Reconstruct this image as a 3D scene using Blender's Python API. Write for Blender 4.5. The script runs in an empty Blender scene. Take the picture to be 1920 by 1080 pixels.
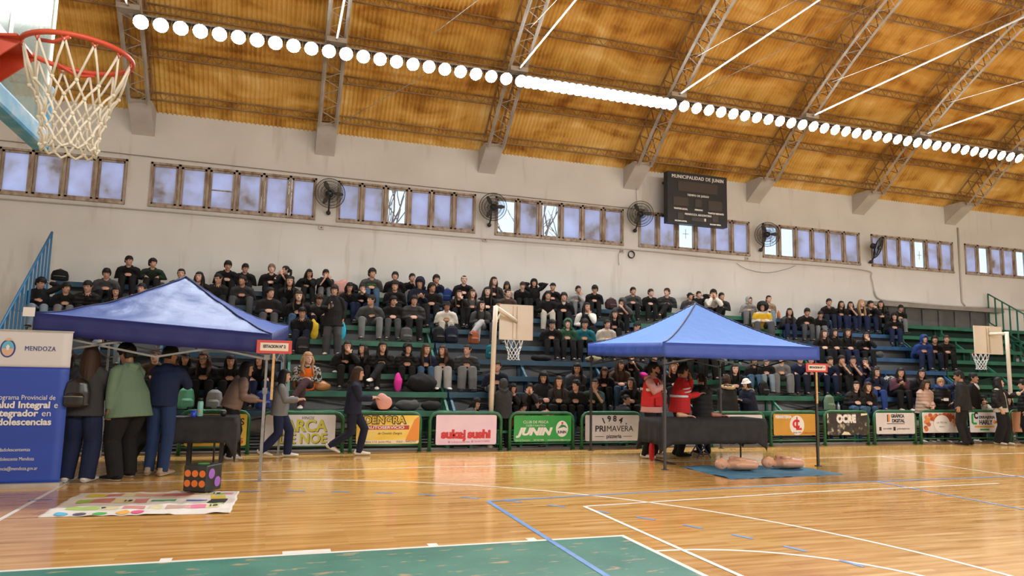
import bpy, bmesh, math, random
from math import sin, cos, pi, radians, sqrt, atan2, hypot
from mathutils import Vector, Matrix, noise
random.seed(7)
C = bpy.context.scene.collection
SC = bpy.context.scene

# ------------------------------------------------------------------ camera
CAM_F, CAM_YAW, CAM_PITCH, CAM_ROLL, CAM_H = 1331.7, .3173, .1184, .0205, 1.566
_fw = Vector((sin(CAM_YAW)*cos(CAM_PITCH), cos(CAM_YAW)*cos(CAM_PITCH), sin(CAM_PITCH)))
_r = Vector((cos(CAM_YAW), -sin(CAM_YAW), 0)); _u = _r.cross(_fw)
_r2 = _r*cos(CAM_ROLL)+_u*sin(CAM_ROLL); _u2 = _u*cos(CAM_ROLL)-_r*sin(CAM_ROLL)
cd = bpy.data.cameras.new('camera'); cam = bpy.data.objects.new('camera', cd); C.objects.link(cam)
cd.sensor_width = 36; cd.lens = CAM_F/1920*36; cd.clip_end = 200; cd.clip_start = .05
M = Matrix((_r2, _u2, -_fw)).transposed().to_4x4(); M.translation = (0, 0, CAM_H); cam.matrix_world = M
SC.camera = cam

# ------------------------------------------------------------------ world, light, exposure
W = bpy.data.worlds.new('sky'); SC.world = W; W.use_nodes = True
bg = W.node_tree.nodes['Background']; bg.inputs[0].default_value = (.62, .79, 1.0, 1); bg.inputs[1].default_value = 1.55
SC.view_settings.view_transform = 'Standard'; SC.view_settings.look = 'None'
SC.view_settings.exposure = 0.3; SC.view_settings.gamma = 1.0; SC.view_settings.use_curve_mapping = False
LAMP_STRENGTH = 165.0
def area_lamp(name, loc, sx, sy, power, rot, col=(.91, .98, 1.0)):
    l = bpy.data.lights.new(name, 'AREA'); l.shape = 'RECTANGLE'; l.size = sx; l.size_y = sy; l.energy = power; l.color = col
    o = bpy.data.objects.new(name, l); C.objects.link(o); o.location = loc; o.rotation_euler = rot
    return o
TRUSS_X = [-7.5, -3.29, .89, 5.2, 9.62, 13.88, 18.0, 22.0, 26.2, 30.4]
for a, b in zip(TRUSS_X[1:-1], TRUSS_X[2:]):     # added area lights: an unseen, assumed lamp row along the near side
    area_lamp('floodlight_row', ((a+b)/2, -7.6, 8.4), 3.6, .35, 430, (radians(24), 0, 0))

# ------------------------------------------------------------------ helpers
MATS = {}
def mat(name, col, rough=.6, metal=0, spec=.5, **k):
    if name in MATS: return MATS[name]
    m = bpy.data.materials.new(name); m.use_nodes = True; MATS[name] = m
    b = m.node_tree.nodes['Principled BSDF']
    b.inputs['Base Color'].default_value = (*col, 1); b.inputs['Roughness'].default_value = rough
    b.inputs['Metallic'].default_value = metal; b.inputs['Specular IOR Level'].default_value = spec
    for kk, v in k.items(): b.inputs[kk.replace('_', ' ')].default_value = v
    return m
def nodes(m):
    nt = m.node_tree
    def N(t, **k):
        n = nt.nodes.new(t)
        for kk, v in k.items():
            if kk in n.inputs: n.inputs[kk].default_value = v
            else: setattr(n, kk, v)
        return n
    return nt, N, nt.links.new, nt.nodes['Principled BSDF']
def ramp(N, stops):
    r = N('ShaderNodeValToRGB'); e = r.color_ramp.elements
    while len(e) < len(stops): e.new(.5)
    for el, (p, c) in zip(e, stops): el.position = p; el.color = (*c, 1) if len(c) == 3 else c
    return r
def noisy(name, cols, scale=(3, 3, 3), detail=4, rough=.6, metal=0, bump=0, bscale=40, spec=.5):
    if name in MATS: return MATS[name]
    m = mat(name, cols[0], rough, metal, spec); nt, N, L, b = nodes(m)
    tc = N('ShaderNodeTexCoord'); mp = N('ShaderNodeMapping'); mp.inputs['Scale'].default_value = scale
    L(tc.outputs['Object'], mp.inputs['Vector'])
    no = N('ShaderNodeTexNoise'); no.inputs['Scale'].default_value = 1; no.inputs['Detail'].default_value = detail
    L(mp.outputs[0], no.inputs['Vector'])
    n = len(cols); r = ramp(N, [(.3+.4*i/max(1, n-1), c) for i, c in enumerate(cols)])
    L(no.outputs['Fac'], r.inputs[0]); L(r.outputs[0], b.inputs['Base Color'])
    if bump:
        n2 = N('ShaderNodeTexNoise'); n2.inputs['Scale'].default_value = bscale; L(tc.outputs['Object'], n2.inputs['Vector'])
        bp = N('ShaderNodeBump'); bp.inputs['Strength'].default_value = bump; bp.inputs['Distance'].default_value = .02
        L(n2.outputs['Fac'], bp.inputs['Height']); L(bp.outputs[0], b.inputs['Normal'])
    return m

class MB:
    def __init__(s): s.v = []; s.f = []; s.m = []; s.sm = []
    def add(s, vs, fs, mi=0, smooth=False):
        o = len(s.v); s.v += [tuple(v) for v in vs]; s.f += [tuple(i+o for i in f) for f in fs]
        s.m += [mi]*len(fs); s.sm += [smooth]*len(fs); return s
    def box(s, x0, x1, y0, y1, z0, z1, mi=0, T=None):
        vs = [Vector((x, y, z)) for z in (z0, z1) for y in (y0, y1) for x in (x0, x1)]
        if T is not None: vs = [T @ v for v in vs]
        return s.add(vs, [(0, 2, 3, 1), (4, 5, 7, 6), (0, 1, 5, 4), (2, 6, 7, 3), (0, 4, 6, 2), (1, 3, 7, 5)], mi)
    def beam(s, a, b, w, h=None, mi=0, up=(0, 0, 1)):
        a = Vector(a); b = Vector(b); h = h or w; d = (b-a); L = d.length
        if L < 1e-6: return s
        d.normalize(); up = Vector(up)
        if abs(d.dot(up)) > .98: up = Vector((0, 1, 0))
        x = d.cross(up).normalized(); z = x.cross(d)
        vs = [p+x*(sx*w/2)+z*(sz*h/2) for p in (a, b) for sz in (-1, 1) for sx in (-1, 1)]
        return s.add(vs, [(0, 1, 3, 2), (4, 6, 7, 5), (0, 4, 5, 1), (2, 3, 7, 6), (0, 2, 6, 4), (1, 5, 7, 3)], mi)
    def tube(s, pts, rad, n=8, mi=0, smooth=True, closed=False, caps=True, flat=1.0, side=None):
        pts = [Vector(p) for p in pts]; k = len(pts)
        rad = list(rad) if hasattr(rad, '__len__') else [rad]*k
        rings = []; px = Vector(side) if side is not None else None
        for i, p in enumerate(pts):
            if closed: d = pts[(i+1) % k]-pts[i-1]
            else: d = pts[min(i+1, k-1)]-pts[max(i-1, 0)]
            if d.length < 1e-9: d = Vector((0, 0, 1))
            d.normalize()
            if px is None:
                px = d.orthogonal()
            x = px-d*px.dot(d)
            if x.length < 1e-5: x = d.orthogonal()
            x.normalize(); y = d.cross(x)
            if side is None: px = x
            r = rad[i]; rx, ry = (r if hasattr(r, '__len__') else (r, r*flat))
            rings.append([p+x*(cos(2*pi*j/n)*rx)+y*(sin(2*pi*j/n)*ry) for j in range(n)])
        vs = [v for r in rings for v in r]; fs = []
        for i in range(k if closed else k-1):
            a = i*n; b = ((i+1) % k)*n
            for j in range(n): fs.append((a+j, a+(j+1) % n, b+(j+1) % n, b+j))
        if caps and not closed: fs.append(tuple(range(n-1, -1, -1))); fs.append(tuple((k-1)*n+j for j in range(n)))
        return s.add(vs, fs, mi, smooth)
    def lathe(s, prof, n=16, c=(0, 0, 0), axis='Z', mi=0, smooth=True):
        c = Vector(c); vs = []
        for r, z in prof:
            for j in range(n):
                a = 2*pi*j/n; p = Vector((r*cos(a), r*sin(a), z))
                if axis == 'Y': p = Vector((p.x, p.z, p.y))
                elif axis == 'X': p = Vector((p.z, p.x, p.y))
                vs.append(c+p)
        k = len(prof); fs = []
        for i in range(k-1):
            for j in range(n): fs.append((i*n+j, i*n+(j+1) % n, (i+1)*n+(j+1) % n, (i+1)*n+j))
        fs.append(tuple(range(n-1, -1, -1))); fs.append(tuple((k-1)*n+j for j in range(n)))
        return s.add(vs, fs, mi, smooth)
    def grid(s, fn, nu, nv, mi=0, smooth=True):
        vs = [fn(i/nu, j/nv) for j in range(nv+1) for i in range(nu+1)]
        fs = [(j*(nu+1)+i, j*(nu+1)+i+1, (j+1)*(nu+1)+i+1, (j+1)*(nu+1)+i) for j in range(nv) for i in range(nu)]
        return s.add(vs, fs, mi, smooth)
    def ball(s, c, r, n=12, m=8, mi=0):
        c = Vector(c); r = r if hasattr(r, '__len__') else (r, r, r); vs = [c+Vector((0, 0, -r[2]))]; fs = []
        for i in range(1, m):
            t = -pi/2+pi*i/m
            for j in range(n):
                a = 2*pi*j/n; vs.append(c+Vector((r[0]*cos(t)*cos(a), r[1]*cos(t)*sin(a), r[2]*sin(t))))
        vs.append(c+Vector((0, 0, r[2]))); top = len(vs)-1
        for j in range(n): fs.append((0, 1+(j+1) % n, 1+j)); fs.append((top, top-n+j, top-n+(j+1) % n))
        for i in range(m-2):
            for j in range(n):
                a = 1+i*n; fs.append((a+j, a+(j+1) % n, a+n+(j+1) % n, a+n+j))
        return s.add(vs, fs, mi, True)
    def poly(s, pts, th=(0, 0, 0), mi=0):          # a planar outline with thickness vector th
        pts = [Vector(p) for p in pts]; n = len(pts); th = Vector(th)
        if th.length < 1e-9: return s.add(pts, [tuple(range(n))], mi)
        vs = pts+[p+th for p in pts]
        fs = [tuple(range(n)), tuple(range(2*n-1, n-1, -1))]+[(i, i+n, (i+1) % n+n, (i+1) % n) for i in range(n)]
        return s.add(vs, fs, mi)
    def mesh(s, name, mats):
        me = bpy.data.meshes.new(name); me.from_pydata(s.v, [], s.f)
        for m in (mats if isinstance(mats, (list, tuple)) else [mats]): me.materials.append(m)
        me.polygons.foreach_set('material_index', s.m); me.polygons.foreach_set('use_smooth', s.sm); me.update()
        bm = bmesh.new(); bm.from_mesh(me); bmesh.ops.recalc_face_normals(bm, faces=bm.faces); bm.to_mesh(me); bm.free()
        return me
    def build(s, name, mats, parent=None, loc=None):
        o = bpy.data.objects.new(name, s.mesh(name, mats)); C.objects.link(o)
        if parent is not None: o.parent = parent
        if loc is not None: o.location = loc
        return o
def empty(name, loc=(0, 0, 0), rz=0):
    o = bpy.data.objects.new(name, None); C.objects.link(o); o.location = loc; o.rotation_euler.z = rz; o.empty_display_size = .1; return o
def tag(o, label=None, cat=None, group=None, kind=None):
    if label: o['label'] = label
    if cat: o['category'] = cat
    if group: o['group'] = group
    if kind: o['kind'] = kind
    return o
def structure(o, label=None): o['kind'] = 'structure'; return o
def copy_tree(o, parent=None):
    c = o.copy(); C.objects.link(c)
    if parent is not None: c.parent = parent
    for ch in o.children: copy_tree(ch, c)
    return c
def clone(root, loc, rz=0, label=None):
    c = copy_tree(root); c.location = loc; c.rotation_euler.z = rz
    if label: c['label'] = label
    return c
def text(name, body, size, loc, m, parent, rot=(pi/2, 0, 0), align='CENTER', bold=0.0, sx=1.0, shear=0.0, ext=.0015, width=None):
    dbl = bold if 'M' in body else 0
    if dbl: bold = 0
    cu = bpy.data.curves.new(name, 'FONT'); cu.body = body; cu.size = size; cu.align_x = align; cu.align_y = 'CENTER'
    cu.extrude = ext; cu.offset = bold; cu.space_character = 1.12 if dbl else 1.0; cu.shear = shear; cu.resolution_u = 3
    t = bpy.data.objects.new(name, cu); C.objects.link(t)
    dg = bpy.context.evaluated_depsgraph_get(); me = bpy.data.meshes.new_from_object(t.evaluated_get(dg))
    C.objects.unlink(t); bpy.data.objects.remove(t)
    if dbl:                                             # a heavier stroke: the outline twice, a hair apart
        b2 = bmesh.new(); b2.from_mesh(me); g = bmesh.ops.duplicate(b2, geom=b2.verts[:]+b2.edges[:]+b2.faces[:])
        for v in g['geom']:
            if isinstance(v, bmesh.types.BMVert): v.co.x += dbl*2; v.co.z -= .0004
        b2.to_mesh(me); b2.free()
    if width:
        xs = [v.co.x for v in me.vertices]; w0 = max(xs)-min(xs); sx = width/w0
    for v in me.vertices: v.co.x *= sx
    me.materials.clear(); me.materials.append(m)
    o = bpy.data.objects.new(name, me); C.objects.link(o); o.parent = parent; o.location = loc; o.rotation_euler = rot
    return o
def evaluated(mb, name, mats, voxel=None, smooth=0, sub=0, solid=0, sfac=.5):
    me = mb.mesh(name, mats); o = bpy.data.objects.new(name, me); C.objects.link(o)
    if solid: md = o.modifiers.new('s', 'SOLIDIFY'); md.thickness = solid; md.offset = 0
    if voxel: md = o.modifiers.new('r', 'REMESH'); md.mode = 'VOXEL'; md.voxel_size = voxel; md.use_smooth_shade = True
    if smooth: md = o.modifiers.new('m', 'SMOOTH'); md.factor = sfac; md.iterations = smooth
    if sub: md = o.modifiers.new('u', 'SUBSURF'); md.levels = sub; md.render_levels = sub
    dg = bpy.context.evaluated_depsgraph_get(); r = bpy.data.meshes.new_from_object(o.evaluated_get(dg)); r.name = name
    C.objects.unlink(o); bpy.data.objects.remove(o); bpy.data.meshes.remove(me)
    r.materials.clear()
    for m in (mats if isinstance(mats, (list, tuple)) else [mats]): r.materials.append(m)
    for p in r.polygons: p.use_smooth = True
    return r
def meshobj(name, me, parent=None, loc=None):
    o = bpy.data.objects.new(name, me); C.objects.link(o)
    if parent is not None: o.parent = parent
    if loc is not None: o.location = loc
    return o
# ------------------------------------------------------------------ setting materials
def wood_floor():
    m = mat('floor_wood', (.6, .27, .08), .2); nt, N, L, b = nodes(m)
    tc = N('ShaderNodeTexCoord')
    br = N('ShaderNodeTexBrick'); br.inputs['Scale'].default_value = 1; br.inputs['Brick Width'].default_value = 1.15
    br.inputs['Row Height'].default_value = .062; br.inputs['Mortar Size'].default_value = .0012; br.inputs['Bias'].default_value = 0
    br.offset = .37; br.offset_frequency = 2
    br.inputs['Color1'].default_value = (.0, .0, .0, 1); br.inputs['Color2'].default_value = (1, 1, 1, 1); br.inputs['Mortar'].default_value = (.1, .1, .1, 1)
    L(tc.outputs['Object'], br.inputs['Vector'])
    mp = N('ShaderNodeMapping'); mp.inputs['Scale'].default_value = (1.1, 13, 1); L(tc.outputs['Object'], mp.inputs[0])
    n1 = N('ShaderNodeTexNoise'); n1.inputs['Scale'].default_value = 1.0; n1.inputs['Detail'].default_value = 5; L(mp.outputs[0], n1.inputs['Vector'])
    ad = N('ShaderNodeMath', operation='MULTIPLY_ADD'); L(br.outputs['Color'], ad.inputs[0]); ad.inputs[1].default_value = .30
    L(n1.outputs['Fac'], ad.inputs[2])
    r = ramp(N, [(.30, (.52, .25, .055)), (.52, (.69, .37, .098)), (.72, (.79, .47, .15)), (.92, (.86, .565, .22))]); L(ad.outputs[0], r.inputs[0])
    n2 = N('ShaderNodeTexNoise'); n2.inputs['Scale'].default_value = .35; n2.inputs['Detail'].default_value = 3; L(tc.outputs['Object'], n2.inputs['Vector'])
    mx = N('ShaderNodeMix', data_type='RGBA', blend_type='MULTIPLY'); mx.inputs[0].default_value = .6
    r2 = ramp(N, [(.35, (.85, .76, .66)), (.65, (1, 1, 1))]); L(n2.outputs['Fac'], r2.inputs[0])
    L(r.outputs[0], mx.inputs[6]); L(r2.outputs[0], mx.inputs[7]); L(mx.outputs[2], b.inputs['Base Color'])
    r3 = ramp(N, [(.3, (.13, .13, .13)), (.7, (.24, .24, .24))]); L(n1.outputs['Fac'], r3.inputs[0]); L(r3.outputs[0], b.inputs['Roughness'])
    b.inputs['Coat Weight'].default_value = .5; b.inputs['Coat Roughness'].default_value = .12
    return m
def worn_paint(name, c1, c2, wear=(.60, .24, .07), thr=.60):
    m = mat(name, c1, .3); nt, N, L, b = nodes(m); tc = N('ShaderNodeTexCoord')
    mp = N('ShaderNodeMapping'); mp.inputs['Scale'].default_value = (2.2, 7, 1); L(tc.outputs['Object'], mp.inputs[0])
    n1 = N('ShaderNodeTexNoise'); n1.inputs['Scale'].default_value = 1.6; n1.inputs['Detail'].default_value = 8; n1.inputs['Roughness'].default_value = .65; L(mp.outputs[0], n1.inputs['Vector'])
    n2 = N('ShaderNodeTexNoise'); n2.inputs['Scale'].default_value = 1.5; n2.inputs['Detail'].default_value = 4; L(tc.outputs['Object'], n2.inputs['Vector'])
    r1 = ramp(N, [(.3, c1), (.7, c2)]); L(n2.outputs['Fac'], r1.inputs[0])
    r2 = ramp(N, [(thr, (0, 0, 0)), (thr+.05, (1, 1, 1))]); L(n1.outputs['Fac'], r2.inputs[0])
    mx = N('ShaderNodeMix', data_type='RGBA'); L(r2.outputs[0], mx.inputs[0]); L(r1.outputs[0], mx.inputs[6]); mx.inputs[7].default_value = (*wear, 1)
    L(mx.outputs[2], b.inputs['Base Color']); return m
def plaster():
    m = mat('wall_plaster', (.6, .55, .49), .85); nt, N, L, b = nodes(m); tc = N('ShaderNodeTexCoord')
    n1 = N('ShaderNodeTexNoise'); n1.inputs['Scale'].default_value = .55; n1.inputs['Detail'].default_value = 6; L(tc.outputs['Object'], n1.inputs['Vector'])
    r1 = ramp(N, [(.3, (.61, .615, .59)), (.7, (.71, .72, .70))]); L(n1.outputs['Fac'], r1.inputs[0])
    mp = N('ShaderNodeMapping'); mp.inputs['Scale'].default_value = (3.5, 1, .5); L(tc.outputs['Object'], mp.inputs[0])
    n2 = N('ShaderNodeTexNoise'); n2.inputs['Scale'].default_value = 1; n2.inputs['Detail'].default_value = 7; L(mp.outputs[0], n2.inputs['Vector'])
    r2 = ramp(N, [(.60, (1, 1, 1)), (.76, (.72, .62, .52))]); L(n2.outputs['Fac'], r2.inputs[0])
    mx = N('ShaderNodeMix', data_type='RGBA', blend_type='MULTIPLY'); mx.inputs[0].default_value = .55
    L(r1.outputs[0], mx.inputs[6]); L(r2.outputs[0], mx.inputs[7]); L(mx.outputs[2], b.inputs['Base Color']); return m
def roof_mat():
    m = mat('roof_foam_sheet', (.6, .28, .06), .55); nt, N, L, b = nodes(m); tc = N('ShaderNodeTexCoord')
    mp = N('ShaderNodeMapping'); mp.inputs['Scale'].default_value = (.55, 1.3, 1.3); L(tc.outputs['Object'], mp.inputs[0])
    n1 = N('ShaderNodeTexNoise'); n1.inputs['Scale'].default_value = 1; n1.inputs['Detail'].default_value = 5; n1.inputs['Distortion'].default_value = 1.2; L(mp.outputs[0], n1.inputs['Vector'])
    mp2 = N('ShaderNodeMapping'); mp2.inputs['Scale'].default_value = (2.6, .35, .35); L(tc.outputs['Object'], mp2.inputs[0])
    n2 = N('ShaderNodeTexNoise'); n2.inputs['Scale'].default_value = 1; n2.inputs['Detail'].default_value = 4; L(mp2.outputs[0], n2.inputs['Vector'])
    ad = N('ShaderNodeMath', operation='MULTIPLY_ADD'); L(n2.outputs['Fac'], ad.inputs[0]); ad.inputs[1].default_value = .55; L(n1.outputs['Fac'], ad.inputs[2])
    r = ramp(N, [(.52, (.30, .125, .020)), (.66, (.52, .27, .050)), (.78, (.70, .42, .095)), (.92, (.80, .53, .16)), (1.0, (.88, .66, .27))]); L(ad.outputs[0], r.inputs[0])
    n3 = N('ShaderNodeTexNoise'); n3.inputs['Scale'].default_value = .16; n3.inputs['Detail'].default_value = 2; L(tc.outputs['Object'], n3.inputs['Vector'])
    L(r.outputs[0], b.inputs['Base Color']); b.inputs['Specular IOR Level'].default_value = .35
    return m
def pane_mat():
    m = bpy.data.materials.new('pane_frosted'); m.use_nodes = True; nt, N, L, b = nodes(m); out = nt.nodes['Material Output']
    tc = N('ShaderNodeTexCoord'); oi = N('ShaderNodeObjectInfo')
    mu = N('ShaderNodeMath', operation='MULTIPLY'); L(oi.outputs['Random'], mu.inputs[0]); mu.inputs[1].default_value = 60
    n1 = N('ShaderNodeTexNoise', noise_dimensions='4D'); n1.inputs['Scale'].default_value = 1.7; n1.inputs['Detail'].default_value = 4; L(tc.outputs['Object'], n1.inputs['Vector']); L(mu.outputs[0], n1.inputs['W'])
    r = ramp(N, [(.30, (.40, .30, .24)), (.40, (.58, .51, .51)), (.50, (.66, .61, .68)), (.72, (.74, .72, .82))]); L(n1.outputs['Fac'], r.inputs[0])
    t = N('ShaderNodeBsdfTranslucent'); L(r.outputs[0], t.inputs[0]); d = N('ShaderNodeBsdfDiffuse'); d.inputs[0].default_value = (.55, .53, .55, 1)
    mx = N('ShaderNodeMixShader'); mx.inputs[0].default_value = .10; L(t.outputs[0], mx.inputs[1]); L(d.outputs[0], mx.inputs[2]); L(mx.outputs[0], out.inputs[0])
    return m
def clear_mat():
    m = bpy.data.materials.new('pane_clear'); m.use_nodes = True; nt, N, L, b = nodes(m); out = nt.nodes['Material Output']
    t = N('ShaderNodeBsdfTransparent'); t.inputs[0].default_value = (.92, .95, .97, 1); g = N('ShaderNodeBsdfGlossy'); g.inputs['Roughness'].default_value = .05
    mx = N('ShaderNodeMixShader'); mx.inputs[0].default_value = .08; L(t.outputs[0], mx.inputs[1]); L(g.outputs[0], mx.inputs[2]); L(mx.outputs[0], out.inputs[0])
    return m
WOOD = wood_floor(); WALL = plaster(); ROOF = roof_mat(); PANE = pane_mat(); CLEAR = clear_mat()
STEEL = noisy('painted_steel_grey', [(.30, .27, .23), (.46, .43, .38)], (3, 3, 3), rough=.5)
RUST = noisy('roof_steel_brown', [(.20, .11, .045), (.36, .22, .10)], (4, 4, 4), rough=.6)
WFRAME = noisy('window_wood', [(.20, .13, .085), (.36, .29, .23), (.46, .41, .36)], (9, 9, 3), rough=.7)
LINE = noisy('line_paint_white', [(.74, .72, .66), (.86, .85, .80)], (6, 6, 6), rough=.35)
BLUELINE = noisy('line_paint_blue', [(.09, .24, .58), (.15, .34, .72)], (6, 6, 6), rough=.35)
GREENLINE = worn_paint('key_green', (.022, .165, .12), (.06, .25, .185), (.42, .32, .17), .585)
CONC = noisy('dark_concrete', [(.055, .05, .045), (.10, .095, .09)], (1, 1, 1), rough=.85)
DARK = mat('black_metal', (.02, .02, .022), .45)
BLACKPL = mat('black_plastic', (.012, .012, .014), .4)
WHITEM = mat('white_metal', (.75, .73, .68), .45)

# ------------------------------------------------------------------ floor and court markings
fl = structure(MB().box(-9.5, 40, -10, 14.0, -.2, 0).build('floor', WOOD))
structure(MB().box(-9.5, 40, 14.0, 18.3, -.2, -.002).build('floor_concrete', CONC))
structure(MB().box(-9.5, 40, 13.98, 14.10, 0, .045).build('trim_1', noisy('kerb', [(.10, .085, .07), (.17, .15, .13)], (2, 2, 2), rough=.8)))
_lz = [.0012]
def line(pts, w=.05, m=LINE, name='court_line', closed=False):
    z = _lz[0]; _lz[0] += .00006; mb = MB(); P = [Vector((p[0], p[1])) for p in pts]; n = len(P); vs = []
    for i, p in enumerate(P):
        a = P[max(i-1, 0)]; b = P[min(i+1, n-1)]; d = (b-a).normalized(); nn = Vector((-d.y, d.x))*w/2
        vs += [(p.x+nn.x, p.y+nn.y, z), (p.x-nn.x, p.y-nn.y, z)]
    mb.add(vs, [(2*i, 2*i+1, 2*i+3, 2*i+2) for i in range(n-1)]); return mb.build(name, m, fl)
def arc(cx, cy, r, a0, a1, n=64): return [(cx+r*cos(radians(a0+(a1-a0)*i/n)), cy+r*sin(radians(a0+(a1-a0)*i/n))) for i in range(n+1)]
KX0, KX1, KY0, KY1 = -2.50, 3.345, 1.61, 6.51
MB().add([(KX0, KY0, .0006), (KX1, KY0, .0006), (KX1, KY1, .0006), (KX0, KY1, .0006)], [(0, 1, 2, 3)]).build('painted_key', GREENLINE, fl)
line([(KX0, KY1-.025), (KX1, KY1-.025)]); line([(KX1-.025, KY0), (KX1-.025, KY1)]); line([(KX0, KY0+.025), (KX1, KY0+.025)])
for dx in (.95, 1.9, 4.1): line([(KX1-dx, KY1), (KX1-dx, KY1+.09)], .09)
line([(KX1-3.2, KY1+.05), (KX1-2.8, KY1+.05)], .1); 
line([(-2.53, -3.4), (-2.53, 11.65)]); line([(-2.53, 11.6), (12.0, 11.78), (26, 11.95)]); line([(11.96, 11.75), (12.14, -3.4)])
line(arc(KX1, 4.06, 1.8, -90, 90))
line([(-2.5, 10.85), (-1.0, 10.86)]+arc(-.98, 4.06, 6.78, 88, -70, 90))
for i in range(30):
    a = 112-5.6*i
    if a > -60: line(arc(-.95, 4.06, 5.82, a, a-2.3, 4), .05, BLUELINE, 'court_dash')
line([(2.55, 8.54), (2.55, -.4)], .055, BLUELINE); line([(2.55, 8.54), (4.75, 8.74), (7.5, 8.92), (12, 8.97), (20.5, 9.0)], .05, BLUELINE); line([(8.94, 8.94), (8.98, -.4)], .05, BLUELINE)
line([(3.58, 7.97), (3.62, -.4)], .05); line([(3.57, 7.97), (7, 8.3), (10.8, 8.38)], .045)
line([(6.05, 12.0), (6.3, 11.78)], .05)

# ------------------------------------------------------------------ walls and windows
WY = 18.3; BAYS = [(-7.4, -3.56), (-3.07, .74), (1.26, 4.92), (5.48, 9.38), (9.87, 13.72), (14.2, 18.0), (18.48, 22.06), (22.6, 26.2), (26.7, 30.3)]
wb = MB(); wb.box(-9.5, 40, WY, WY+.3, -.2, 5.28); wb.box(-9.5, 40, WY, WY+.3, 6.36, 7.6)
xs = [-9.5]+[v for b in BAYS for v in b]+[40]
for a, b in zip(xs[0::2], xs[1::2]): wb.box(a, b, WY, WY+.3, 5.28, 6.36)
structure(wb.build('wall_back', WALL))
structure(MB().box(-9.8, -9.5, -10.3, 18.6, -.2, 12).build('wall_left', WALL))
structure(MB().box(40, 40.3, -10.3, 18.6, -.2, 12).build('wall_right', WALL))
structure(MB().box(-9.5, 40, -10.3, -10, -.2, 7.6).build('wall_near', WALL))
CLEARP = {2: (2,), 3: (0, 2), 4: (2,), 5: (0, 1), 6: (3,), 7: (1, 4)}
for wi, (a, b) in enumerate(BAYS):
    fr = MB(); z0, z1 = 5.28, 6.36; y0, y1 = WY-.03, WY+.12
    fr.box(a, b, y0, y1, z1-.05, z1); fr.box(a, b, y0-.02, y1, z0, z0+.06); fr.box(a, a+.05, y0, y1, z0, z1); fr.box(b-.05, b, y0, y1, z0, z1)
    wo = structure(fr.build('window_%d' % (wi+1), WFRAME)); p = (b-a)/6
    for i in range(6):
        x0, x1 = a+i*p, a+(i+1)*p
        s = MB(); s.box(x0+.035, x1-.035, WY+.0, WY+.06, z1-.10, z1-.055); s.box(x0+.035, x1-.035, WY, WY+.06, z0+.06, z0+.11)
        s.box(x0+.035, x0+.085, WY, WY+.06, z0+.06, z1-.055); s.box(x1-.085, x1-.035, WY, WY+.06, z0+.06, z1-.055); s.build('sash', WFRAME, wo)
        if i: MB().box(x0-.03, x0+.03, y0, y1, z0, z1).build('mullion', WFRAME, wo)
        cl = i in CLEARP.get(wi, ())
        MB().box(-p/2+.08, p/2-.08, -.003, .003, -.44, .44).build('pane', CLEAR if cl else PANE, wo, ((x0+x1)/2, WY+.03, 5.82))
        if cl and (wi in (4, 6) or (wi == 5 and i == 0)):
            t = MB(); xm = (x0+x1)/2; t.box(xm-.11, xm+.11, WY+.018, WY+.026, 5.80, 5.815); t.box(xm-.007, xm+.007, WY+.018, WY+.026, 5.66, 5.95); t.build('tape_cross', STEEL, wo)
    if wi == 1:
        MB().box(a+2*p+.05, a+3*p-.05, WY-.01, WY+.01, 5.8, 5.83).build('sash_bar', WFRAME, wo)
# bare winter trees outside the clear panes
bark = noisy('bark', [(.16, .12, .10), (.30, .25, .22)], (5, 5, 5), rough=.9)
def bare_tree(x, y, hgt, label, rs):
    rnd = random.Random(rs); mb = MB()
    def grow(p, d, L, r, lv):
        q = p+d*L; mb.tube([p, p+d*L*.5+Vector((rnd.uniform(-.05, .05), rnd.uniform(-.05, .05), 0))*L, q], [r, r*.85, r*.7], 5)
        if lv == 0: return
        for _ in range(3 if lv > 2 else 2):
            nd = (d+Vector((rnd.uniform(-.8, .8), rnd.uniform(-.6, .6), rnd.uniform(-.1, .6)))).normalized(); grow(p+d*L*rnd.uniform(.55, 1), nd, L*rnd.uniform(.55, .8), r*.6, lv-1)
    grow(Vector((0, 0, 0)), Vector((0, 0, 1)), hgt*.42, .16, 5)
    tag(mb.build('bare_tree', bark, None, (x, y, 0)), label, 'tree', 'bare trees outside the windows')
bare_tree(-1.2, 25, 9.5, 'leafless tree outside, seen through the window left of the first wall fan', 3)
bare_tree(4.2, 24.5, 9.5, 'leafless tree outside, seen through the clear pane between first and second fans', 8)
bare_tree(9.4, 25.5, 10, 'leafless tree outside, seen through clear panes right of the second fan', 12)

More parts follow.
